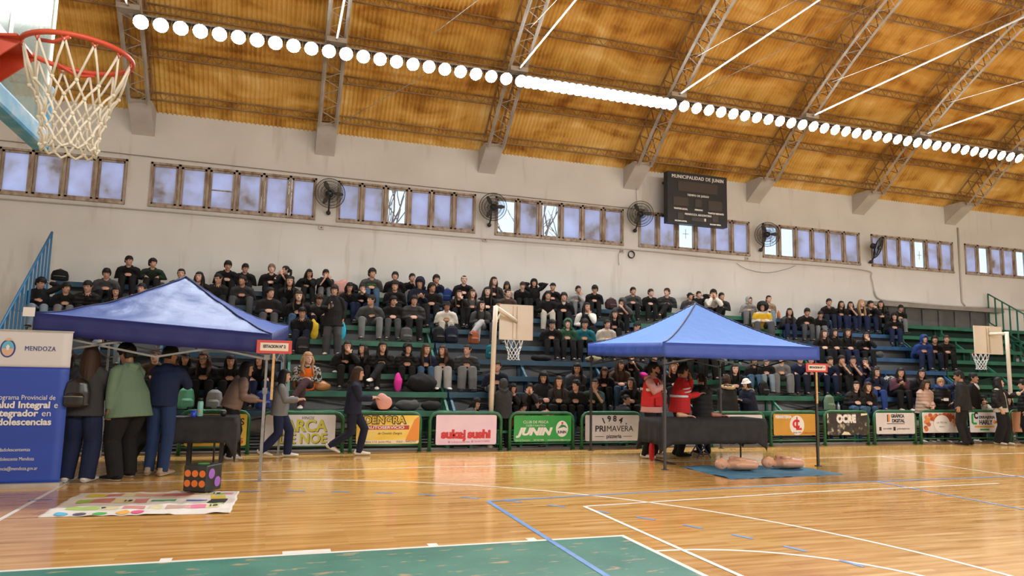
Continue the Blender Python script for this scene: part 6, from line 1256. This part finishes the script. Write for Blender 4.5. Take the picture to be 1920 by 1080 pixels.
# ------------------------------------------------------------------ standing people
def arm_to(J, sh, i, spec, hang):
    s = 1 if i == 0 else -1
    if spec is None: w = sh+Vector((s*.07, -.03, -.50)); f = Vector((0, -.15, -1)); n_ = Vector((-s, 0, 0)); hint = Vector((s*.4, .6, 0)); c = .45
    else: w, f, n_, hint, c = spec; w, f, n_, hint = Vector(w), Vector(f), Vector(n_), Vector(hint)
    e, w = ik(sh, w, .275, .25, hint); return e, w, f, n_, c
def pose_stand(lean=.04, hy=0, hp=0, armL=None, armR=None, feet=((.10, 0), (-.10, 0)), heel=(0, 0), toe=((.2, -1), (-.2, -1)), bend=.02, tilt=0, fat=1.0):
    J = {'gz': 0.0}; H = Vector((0, 0, .945-bend)); Ch = H+Vector((0, -sin(lean)*.29, cos(lean)*.29)); l2 = lean*1.3; N_ = Ch+Vector((0, -sin(l2)*.20, cos(l2)*.20)); J['hip'], J['chest'], J['neck'] = H, Ch, N_
    hc = N_+Vector((0, -.03-.05*max(0, hp)-.03*l2, .155-.02*max(0, hp))); J['headT'] = Matrix.Translation(hc) @ rotm(hy, hp, tilt)
    w = .165+.04*(fat-1); sh = [N_+Vector((s*w, .0, -.045)) for s in (1, -1)]; hpv = [H+Vector((s*.09*fat, 0, 0)) for s in (1, -1)]; kn, an, ft = [], [], []
    for i, s in enumerate((1, -1)):
        fx, fy = feet[i]; a = Vector((fx*fat, fy+.02, .085+heel[i])); k, a = ik(hpv[i], a, .44, .42, (s*.1, -1, .0)); kn.append(k); an.append(a); ft.append(Vector((toe[i][0], toe[i][1], -heel[i]*4)).normalized())
    el, wr, hf, hn, cu = [], [], [], [], []
    for i, sp in enumerate((armL, armR)):
        e, w_, f, n_, c = arm_to(J, sh[i], i, sp, True); el.append(e); wr.append(w_); hf.append(f); hn.append(n_); cu.append(c)
    J.update(sh=sh, hp=hpv, kn=kn, an=an, ft=ft, el=el, wr=wr, hf=hf, hn=hn, hs=[-1, 1], curl=cu, splay=.10); return J
_sn = [0]
def stander(X, Y, z0, sc, rot, J, hair_k, hcol, top, trs, shoes, skin, label, fat=1.0, puff=0, hood=True, wide=0, long=.0, vox=.0068, sl=1.0, name='person'):
    _sn[0] += 1; key = ('st%d' % _sn[0],)*4; body = build_body(J, vox, min(fat, 1.25)); root = bpy.data.objects.new(name, body); C.objects.link(root)
    root.location = (X, Y, z0); root.rotation_euler.z = radians(rot); root.scale = (sc, sc, sc)
    feet = []
    for i in (0, 1):
        an, ft = J['an'][i], J['ft'][i]
        if an.z > .10:
            y = -ft; x = Vector((1, 0, 0)); x = (x-y*x.dot(y)).normalized(); z = x.cross(y); T = Matrix((x, y, z)).transposed().to_4x4(); T.translation = an-z*.085; feet.append(T)
        else: feet.append(None)
    dress(root, J, key+(label,), hair_k, hcol, top, trs, shoes, vox, puff, hood, wide, fat, long, sl, skin=skin, feet=feet); tag(root, label, 'person'); bpy.context.view_layer.update(); return root
def extra(root, name, mb, m, vox=.011, smooth=2, T=None, label=None):
    o = meshobj(name, evaluated(mb, name, [m], voxel=vox, smooth=smooth), root)
    if T is not None: o.matrix_local = T
    if label: o['label'] = label
    return o
def AR(w, f=(0, -1, 0), n=(0, 0, -1), hint=(0, .3, -1), c=.6): return (w, f, n, hint, c)
ST = {}
for k_, X_, Y_, z_, s_ in STAND_POS: ST[k_] = (X_, Y_, z_, s_)
# four students at the table under the dark canopy
J = pose_stand(.06, .25, .15, armL=AR((.12, -.36, 1.05), (-.5, -.8, 0)), armR=AR((-.12, -.34, 1.02), (.5, -.8, 0)), feet=((.13, .0), (-.12, .03)))
pb = stander(*ST['pack'], 172, J, 'xlong', 'b', 'd', 'n', 'WW', 1, 'person with black leather backpack and navy trousers, back turned, beside the banner', hood=False, fat=1.12, wide=.022, long=.06)
J = pose_stand(.10, .1, .35, armL=AR((.27, -.02, .86), (0, -.1, -1), (-1, 0, 0), (.6, .5, 0), .4), armR=AR((-.14, -.36, 1.05), (.5, -.8, 0)), feet=((.12, .02), (-.12, -.10)), toe=((.1, -1), (-.1, -1)), fat=1.3)
stander(*ST['green'], -128, J, 'bushy', 'k', 'S', 'k', 'kW', 2, 'large person in sage green hoodie and black trousers, side on', fat=1.36, long=.10, wide=.02)
J = pose_stand(.14, -.5, .2, armL=AR((.16, -.42, .93), (0, -.9, -.3)), armR=AR((-.05, -.26, 1.36), (.2, .3, 1), (0, 1, 0), (-.5, -.4, -1), .6), feet=((.10, .0), (-.11, .04)), bend=.0)
o = stander(*ST['navy'], 160, J, 'short', 'k', 'n', 'u2', 'BW', 2, 'person in navy top and blue trousers, back turned, at the black table', hood=False)
J = pose_stand(.30, .0, .1, armL=AR((.14, -.46, .98), (0, -1, -.1)), armR=AR((-.14, -.40, 1.0), (0, -1, -.1)), feet=((.10, .02), (-.10, -.04)), bend=.03)
o = stander(*ST['taupe'], 96, J, 'long', 'k', 'T*', 'k', 'WW', 2, 'person in taupe puffer jacket and black trousers leaning right over the table end', puff=.018)
mb = MB(); N_ = J['neck']; mb.tube([N_+Vector((.07, -.06, .02)), N_+Vector((.075, -.10, -.15)), N_+Vector((.07, -.13, -.32))], [.028, .03, .022], 8); mb.tube([N_+Vector((.09*cos(a_), .01-.085*sin(a_), .03)) for a_ in (0, .8, 1.6, 2.4, 3.1)], .03, 8); extra(o, 'scarf', mb, fm('k'), label='black scarf')
# the two walking along the court
J = pose_stand(.05, 0, .05, armL=AR((.10, -.34, 1.10), (-.2, -.9, .2)), armR=AR((-.10, -.36, 1.09), (.2, -.9, .2)), feet=((.07, -.20), (-.07, .24)), heel=(0, .06), toe=((.05, -1), (-.05, -1)), bend=.045)
stander(*ST['walkgrey'], 82, J, 'xlong', 'k', 'g', 'n', 'WW', 1, 'person with long black hair in grey hooded top and navy trousers, walking', long=.05, wide=.01)
J = pose_stand(.05, 0, .12, armL=AR((.12, -.36, 1.08), (-.1, -.95, .1)), armR=AR((-.12, -.37, 1.07), (.1, -.95, .1)), feet=((.07, -.16), (-.07, .34)), heel=(0, .12), toe=((.05, -1), (-.05, -1)), bend=.07)
wk = stander(*ST['walknavy'], 80, J, 'xlong', 'b', 'N', 'N', 'WW', 1, 'person in dark navy with long brown hair walking while holding a pink bag', long=.05)
# first aid instructors at the other canopy
J = pose_stand(.02, .30, .0, armL=AR((.04, -.20, 1.20), (-.8, -.3, .3), (0, 1, 0), (.8, -.1, -.6), .8), armR=AR((-.06, -.22, 1.28), (.7, -.2, .5), (0, 1, 0), (-.8, -.1, -.6), .8), feet=((.12, -.02), (-.12, .06)))
o = stander(*ST['vest'], 40, J, 'short', 'k', 'p', 'k', 'WW', 2, 'bearded person in pink sweater and red rescue vest beside the black table', fat=1.12, long=.06)
mb = MB(); H, Ch, N_ = J['hip'], J['chest'], J['neck']; mb.tube([H+Vector((0, 0, -.02)), H+(Ch-H)*.5, Ch, Ch+(N_-Ch)*.55, N_+Vector((0, 0, -.01))], [(.235, .185), (.232, .18), (.225, .165), (.195, .14), (.12, .11)], 20, side=(1, 0, 0)); v = extra(o, 'vest', mb, fm('r'), label='red vest')
mb = MB()
for s in (-1, 1): mb.tube([Vector((s*.12, -.165, 1.22)), Vector((s*.235, -.02, 1.20)), Vector((s*.12, .165, 1.22))], [(.024, .010)]*3, 8, side=(0, 0, 1))
RF = mat('reflective_strip', (.62, .62, .62), .3); mb.build('reflective_strip', RF, v)
MB().box(-.205, -.07, -.205, -.15, .93, 1.07).build('pocket', fm('r'), v); MB().box(.07, .205, -.205, -.15, .93, 1.07).build('pocket', fm('r'), v); MB().box(-.16, -.11, -.178, -.172, 1.28, 1.33).build('emblem', RF, v)
mb = MB(); HT = J['headT']; mb.tube([HT @ Vector((-.062, -.03, -.05)), HT @ Vector((-.045, -.075, -.085)), HT @ Vector((0, -.09, -.105)), HT @ Vector((.045, -.075, -.085)), HT @ Vector((.062, -.03, -.05))], [.014, .02, .024, .02, .014], 8); extra(o, 'beard', mb, HAIRC['k'], .007)
J = pose_stand(.06, .15, .15, armL=AR((.02, -.22, 1.44), (-.1, .25, 1), (0, 1, 0), (.7, -.5, -1), .6), armR=AR((-.12, -.34, 1.15), (.3, -.9, .3)), feet=((.12, 0), (-.12, .03)))
o = stander(*ST['redjacket'], 80, J, 'short', 'k', 'r', 'k', 'kk', 2, 'person in red rescue jacket with hand on face behind the black table', fat=1.18, long=.07, hood=False)
mb = MB(); mb.tube([Vector((.235*cos(a_), .17*sin(a_), 1.10)) for a_ in [2*pi*i/20 for i in range(20)]], [(.022, .008)]*20, 8, closed=True, side=(0, 0, 1)); mb.build('reflective_strip', RF, o)
e, w = J['el'][1], J['wr'][1]; s0_ = J['sh'][1]; mb = MB()
for u in (.45, .68):
    c = s0_+(e-s0_)*u; d = (e-s0_).normalized(); x = d.orthogonal().normalized(); y_ = d.cross(x); mb.tube([c+x*.074*cos(2*pi*i/16)+y_*.074*sin(2*pi*i/16) for i in range(16)], .014, 6, closed=True)
mb.build('sleeve_stripe', RF, o)
J = pose_stand(.05, .1, .1, armL=AR((.12, -.34, 1.10), (-.4, -.8, .1)), armR=AR((-.12, -.34, 1.10), (.4, -.8, .1)))
stander(*ST['puffback'], 176, J, 'pony', 'b', 'k*', 'k', 'kk', 1, 'person in black puffer with brown ponytail, back turned, behind black table', puff=.03, long=.10)
def fur(o, J, r=.115):
    mb = MB(); N_ = J['neck']; n = 22; rnd = random.Random(3)
    mb.tube([N_+Vector(((r+.01*rnd.uniform(-1, 1))*cos(2*pi*i/n), .035+(r*.85)*sin(2*pi*i/n), .0-.025*sin(2*pi*i/n)+.01*rnd.uniform(-1, 1))) for i in range(n)], [.036+.008*rnd.uniform(-1, 1) for i in range(n)], 9, closed=True); extra(o, 'fur_trim', mb, fm('f'), .012, 1, label='tan fur trim')
J = pose_stand(.05, -.2, .1, armL=AR((.1, -.3, 1.08), (-.5, -.8, 0)), armR=AR((-.1, -.3, 1.08), (.5, -.8, 0)))
o = stander(*ST['furcoat'], 168, J, 'bushy', 'b', 'K', 'k', 'kk', 1, 'person in long dark coat with fur trimmed hood, back turned, under canopy', fat=1.15, puff=.025, long=.16); fur(o, J, .15)
J = pose_stand(.08, 0, .25, armL=AR((.08, -.34, 1.14), (-.3, -.8, .4)), armR=AR((-.08, -.34, 1.14), (.3, -.8, .4)))
o = stander(*ST['whitehat'], -82, J, 'bucket', '=w', 'N', 'k', 'kk', 0, 'person in white bucket hat and dark navy coat looking at phone', fat=1.1, puff=.022, long=.12); fur(o, J, .12)
# by the end of the barriers
J = pose_stand(.05, .15, .25, armL=AR((.06, -.25, .98), (-.8, -.4, -.3)), armR=AR((-.06, -.25, .98), (.8, -.4, -.3)))
stander(*ST['beige'], -6, J, 'long', 'b', 'q*', 'k', 'WW', 1, 'person in beige quilted jacket with hands folded, behind the barriers', puff=.03, fat=1.08, long=.08)
J = pose_stand(.06, .0, .1, armL=AR((.05, -.30, 1.12), (-.6, -.6, .2)), armR=AR((-.05, -.30, 1.12), (.6, -.6, .2)))
o = stander(*ST['scarf'], -32, J, 'fringe', 'o', 'k*', 'k', 'WW', 1, 'person with fair hair and bright blue scarf behind the food sign', puff=.02, fat=1.08)
mb = MB(); N_ = J['neck']; mb.tube([N_+Vector((.10*cos(2*pi*i/18), .005+.095*sin(2*pi*i/18), .035+.012*sin(i*2.2))) for i in range(18)], .042, 9, closed=True); extra(o, 'scarf', mb, fm('u'), label='bright blue scarf'); MB().box(-.05, .06, -.42, -.40, 1.10, 1.17).build('folded_paper', PW, o)
J = pose_stand(.03, .25, .2, armL=None, armR=AR((-.16, -.22, .95), (.2, -.8, -.4)), feet=((.11, 0), (-.11, .05)))
stander(*ST['blackman'], -150, J, 'short', 'k', 'K', 'k', 'kk', 2, 'person in plain black jacket and trousers standing before the food sign', hood=False, long=.08, fat=1.05)
J = pose_stand(.02, .0, .0, armL=AR((.1, -.2, 1.0), (-.5, -.6, 0)), armR=None)
o = stander(*ST['suit'], 20, J, 'short', 'k', 'k', 'k', 'WW', 2, 'person with moustache in black suit and white collar behind black jacket', hood=False, long=.08)
mb = MB(); HT = J['headT']; mb.tube([HT @ Vector((-.028, -.090, -.052)), HT @ Vector((0, -.101, -.044)), HT @ Vector((.028, -.090, -.052))], [.006, .008, .006], 6); mb.build('moustache', HAIRC['k'], o); N_ = J['neck']
mb = MB(); mb.tube([N_+Vector((-.05, -.06, .02)), N_+Vector((-.03, -.115, -.06)), N_+Vector((0, -.135, -.12)), N_+Vector((.03, -.115, -.06)), N_+Vector((.05, -.06, .02))], .018, 8); mb.build('shirt_collar', fm('w'), o)
J = pose_stand(-.06, .35, -.1, armL=AR((.10, -.42, 1.32), (.1, -.7, .6), (0, .5, .8), (.5, 0, -1), .4), armR=AR((-.20, -.06, .90), (0, -.3, -1), (1, 0, 0), (-.6, .6, 0), .3), feet=((.06, -.06), (-.14, .05)), toe=((.0, -1), (-.3, -1)))
o = stander(*ST['gesture'], 26, J, 'curly', 'k', 'c', 'k', 'WW', 0, 'person in black quilted vest and cream sweater gesturing with raised hand', hood=False, long=.05, wide=.03)
mb = MB(); H, Ch, N_ = J['hip'], J['chest'], J['neck']
for s in (-1, 1):
    mb.tube([H+Vector((s*.115, 0, .0)), H+(Ch-H)*.5+Vector((s*.112, .0, 0)), Ch+Vector((s*.11, 0, 0)), J['sh'][0 if s == 1 else 1]+Vector((-s*.045, 0, .02))], [(.085, .172), (.085, .17), (.09, .158), (.07, .11)], 14, side=(1, 0, 0))
mb.tube([H+Vector((0, .09, 0)), Ch+Vector((0, .085, 0)), N_+Vector((0, .04, -.01))], [(.17, .07), (.18, .07), (.10, .06)], 14, side=(1, 0, 0))
for i in (0, 1): a_, b_ = J['sh'][i], J['el'][i]; mb.tube([a_, a_+(b_-a_)*.5, b_, b_+(J['wr'][i]-b_)*.75], [.082, .078, .07, .062], 12)
extra(o, 'quilted_jacket', mb, fm('k*'), label='open black quilted jacket')
J = pose_stand(.03, .2, .1)
stander(*ST['edge'], -140, J, 'bushy', 'k', 'k*', 'k', 'kk', 1, 'person in black puffer cut off by the edge beside far hoop', puff=.03, fat=1.1)
J = pose_stand(.05, .1, .1, armL=AR((.1, -.28, 1.0), (-.4, -.8, 0)), armR=AR((-.1, -.28, 1.0), (.4, -.8, 0)))
stander(*ST['greyhood'], 176, J, 'hood', 'k', 'd', 'k', 'kk', 1, 'person in dark grey hood with back turned between two barriers', fat=1.1, long=.12)
J = pose_stand(.03, -.1, .1, armL=None, armR=AR((-.10, -.30, 1.12), (.5, -.6, .5), (0, 1, 0), (-.6, 0, -.8), .8), feet=((.14, -.02), (-.13, .0)))
bo = stander(*ST['boy'], -4, J, 'bushy', 'k', 'k', 'D', 'WW', 1, 'person in black coat standing on the bleachers holding a small bottle', fat=1.1, long=.16, wide=.02)
# ------------------------------------------------------------------ bags and belongings
def backpack(loc, rz, h, w, col, label, parts=True, tilt=0, grp=None):
    t = empty('backpack', loc, rz); t.rotation_euler.x = tilt; d = w*.55; mb = MB()
    mb.tube([(0, 0, .02), (0, 0, h*.12), (0, 0, h*.55), (0, 0, h*.85), (0, .01, h*.98)], [(w*.40, d*.42), (w*.5, d*.5), (w*.5, d*.5), (w*.42, d*.42), (w*.18, d*.2)], 16, side=(1, 0, 0)); me = evaluated(mb, 'main_bag', [col], voxel=.012, smooth=2)
    meshobj('main_bag', me, t)
    if parts:
        mb = MB(); mb.tube([(0, -d*.42, h*.06), (0, -d*.45, h*.15), (0, -d*.45, h*.42), (0, -d*.36, h*.52)], [(w*.30, d*.18), (w*.38, d*.22), (w*.38, d*.22), (w*.26, d*.12)], 12, side=(1, 0, 0)); meshobj('front_pocket', evaluated(mb, 'front_pocket', [col], voxel=.012, smooth=2), t)
        MB().tube([(-.03, .03, h*.96), (-.02, .03, h*1.06), (.02, .03, h*1.06), (.03, .03, h*.96)], .007, 6).build('handle', BLACKPL, t)
        for s in (-1, 1): MB().tube([(s*w*.2, d*.42, h*.9), (s*w*.3, d*.68, h*.6), (s*w*.32, d*.5, h*.15)], [(.022, .007)]*3, 6, side=(1, 0, 0)).build('shoulder_strap', BLACKPL, t)
        MB().tube([(-w*.34, -d*.64, h*.40), (0, -d*.69, h*.41), (w*.34, -d*.64, h*.40)], .004, 5).build('zip', STEEL, t)
    tag(t, label, 'backpack', grp); return t
def onrow(row, X, dy=0): return (X, BY[row+2]+dy, BZ[row+2]+.002)
for row, X, rz, h, w, c, lab, grp in BAGS: backpack(onrow(row, X, -.02), rz, h, w, fm(c), lab)
b = backpack((0, 0, 0), 0, .40, .33, mat('bag_black_gloss', (.012, .012, .013), .25), 'black leather backpack worn by the person beside the banner')
b.matrix_world = Matrix.Translation(pb.location) @ Matrix.Rotation(radians(172+180), 4, 'Z') @ Matrix.Translation((0, -.27, .98))
def soft(name, loc, rz, dims, m, label, cat, seed=1):
    mb = MB(); n = 20; vs = []
    mb.ball((0, 0, dims[2]*.45), (dims[0]/2, dims[1]/2, dims[2]/2), 20, 14)
    mb.v = [tuple(Vector(v)*(1+.22*noise.noise(Vector(v)*7+Vector((seed, 0, 0))))) for v in mb.v]; mb.v = [(x, y, max(0, z)) for x, y, z in mb.v]
    o = mb.build(name, m, None, loc); o.rotation_euler.z = rz; tag(o, label, cat); return o
for name, row, X, dy, rz, dims, c, lab, cat in SOFT: soft(name, onrow(row, X, dy), rz, dims, fm(c), lab, cat, len(lab))
hb = soft('handbag', onrow(*HANDBAG), .2, (.34, .2, .2), mat('leather_tan', (.36, .15, .04), .4), 'tan brown handbag beside the orange vest on the green bench', 'bag', 4)
bg_ = soft('shoe_bag', (0, 0, 0), 0, (.30, .14, .30), fm('P'), 'pale pink bag held out by the walking person in navy', 'bag', 9)
wkJ = Vector((.0, -.56, .86)); bg_.location = Matrix.Translation(wk.location) @ Matrix.Rotation(wk.rotation_euler.z, 4, 'Z') @ (wkJ*wk.scale.x)
def bottle(loc, r, h, m, label, capm):
    t = empty('drink_bottle', loc); MB().lathe([(r*.9, 0), (r, .008), (r, h*.62), (r*.45, h*.82), (r*.42, h*.9)], 12).build('body', m, t); MB().lathe([(r*.48, h*.9), (r*.48, h)], 10).build('cap', capm, t); tag(t, label, 'bottle'); return t
bottle(onrow(-2, BOT[0], -.1), .036, .24, mat('bottle_clear', (.30, .36, .40), .1), 'clear water bottle beside the grey green backpack on lowest bench', BLUEP)
bottle(onrow(5, BOT[1], -.05), .05, .26, mat('bottle_orange', (.60, .20, .05), .2), 'orange drink bottle on the top bench beside the ponytailed person', WHITEM)
h_ = Matrix.Translation(bo.location) @ Matrix.Rotation(bo.rotation_euler.z, 4, 'Z') @ Vector((-.06, -.40, 1.12))*1
h_ = Matrix.Translation(bo.location) @ Matrix.Rotation(bo.rotation_euler.z, 4, 'Z') @ (Vector((-.055, -.355, 1.10))*bo.scale.x)
bottle(h_, .026, .15, BLACKPL, 'small dark bottle in the hand of the person standing on bleachers', WHITEM)
def step(X, lab): t = empty('low_step', (X, 14.15, 0)); MB().box(-.30, .30, -.12, .12, .335, .385).build('board', GREEN, t); MB().box(-.27, -.21, -.1, .1, 0, .335).build('leg', GREEN, t); MB().box(.21, .27, -.1, .1, 0, .335).build('leg', GREEN, t); tag(t, lab, 'step')
for X_, lab_ in STEPS: step(X_, lab_)
# red folding stool under the first aid table, blue crutch-like stand
t = empty('folding_stool', (7.95, 12.25, 0)); fb = mat('stool_blue', (.02, .07, .30), .4)
for s in (-1, 1): MB().tube([(-.16, s*.14, 0), (.16, s*.14, .42)], .012, 6).build('leg', fb, t); MB().tube([(.16, s*.12, 0), (-.16, s*.12, .42)], .012, 6).build('leg', fb, t)
MB().box(-.17, .17, -.15, .15, .415, .43).build('seat', fm('r'), t); tag(t, 'blue folding stool with red seat half hidden under the black cloth table', 'stool')
soft('bag', (6.72, 11.95, .002), 0, (.10, .14, .36), fm('r'), 'red bag on the floor at the end of the first aid table', 'bag', 3)
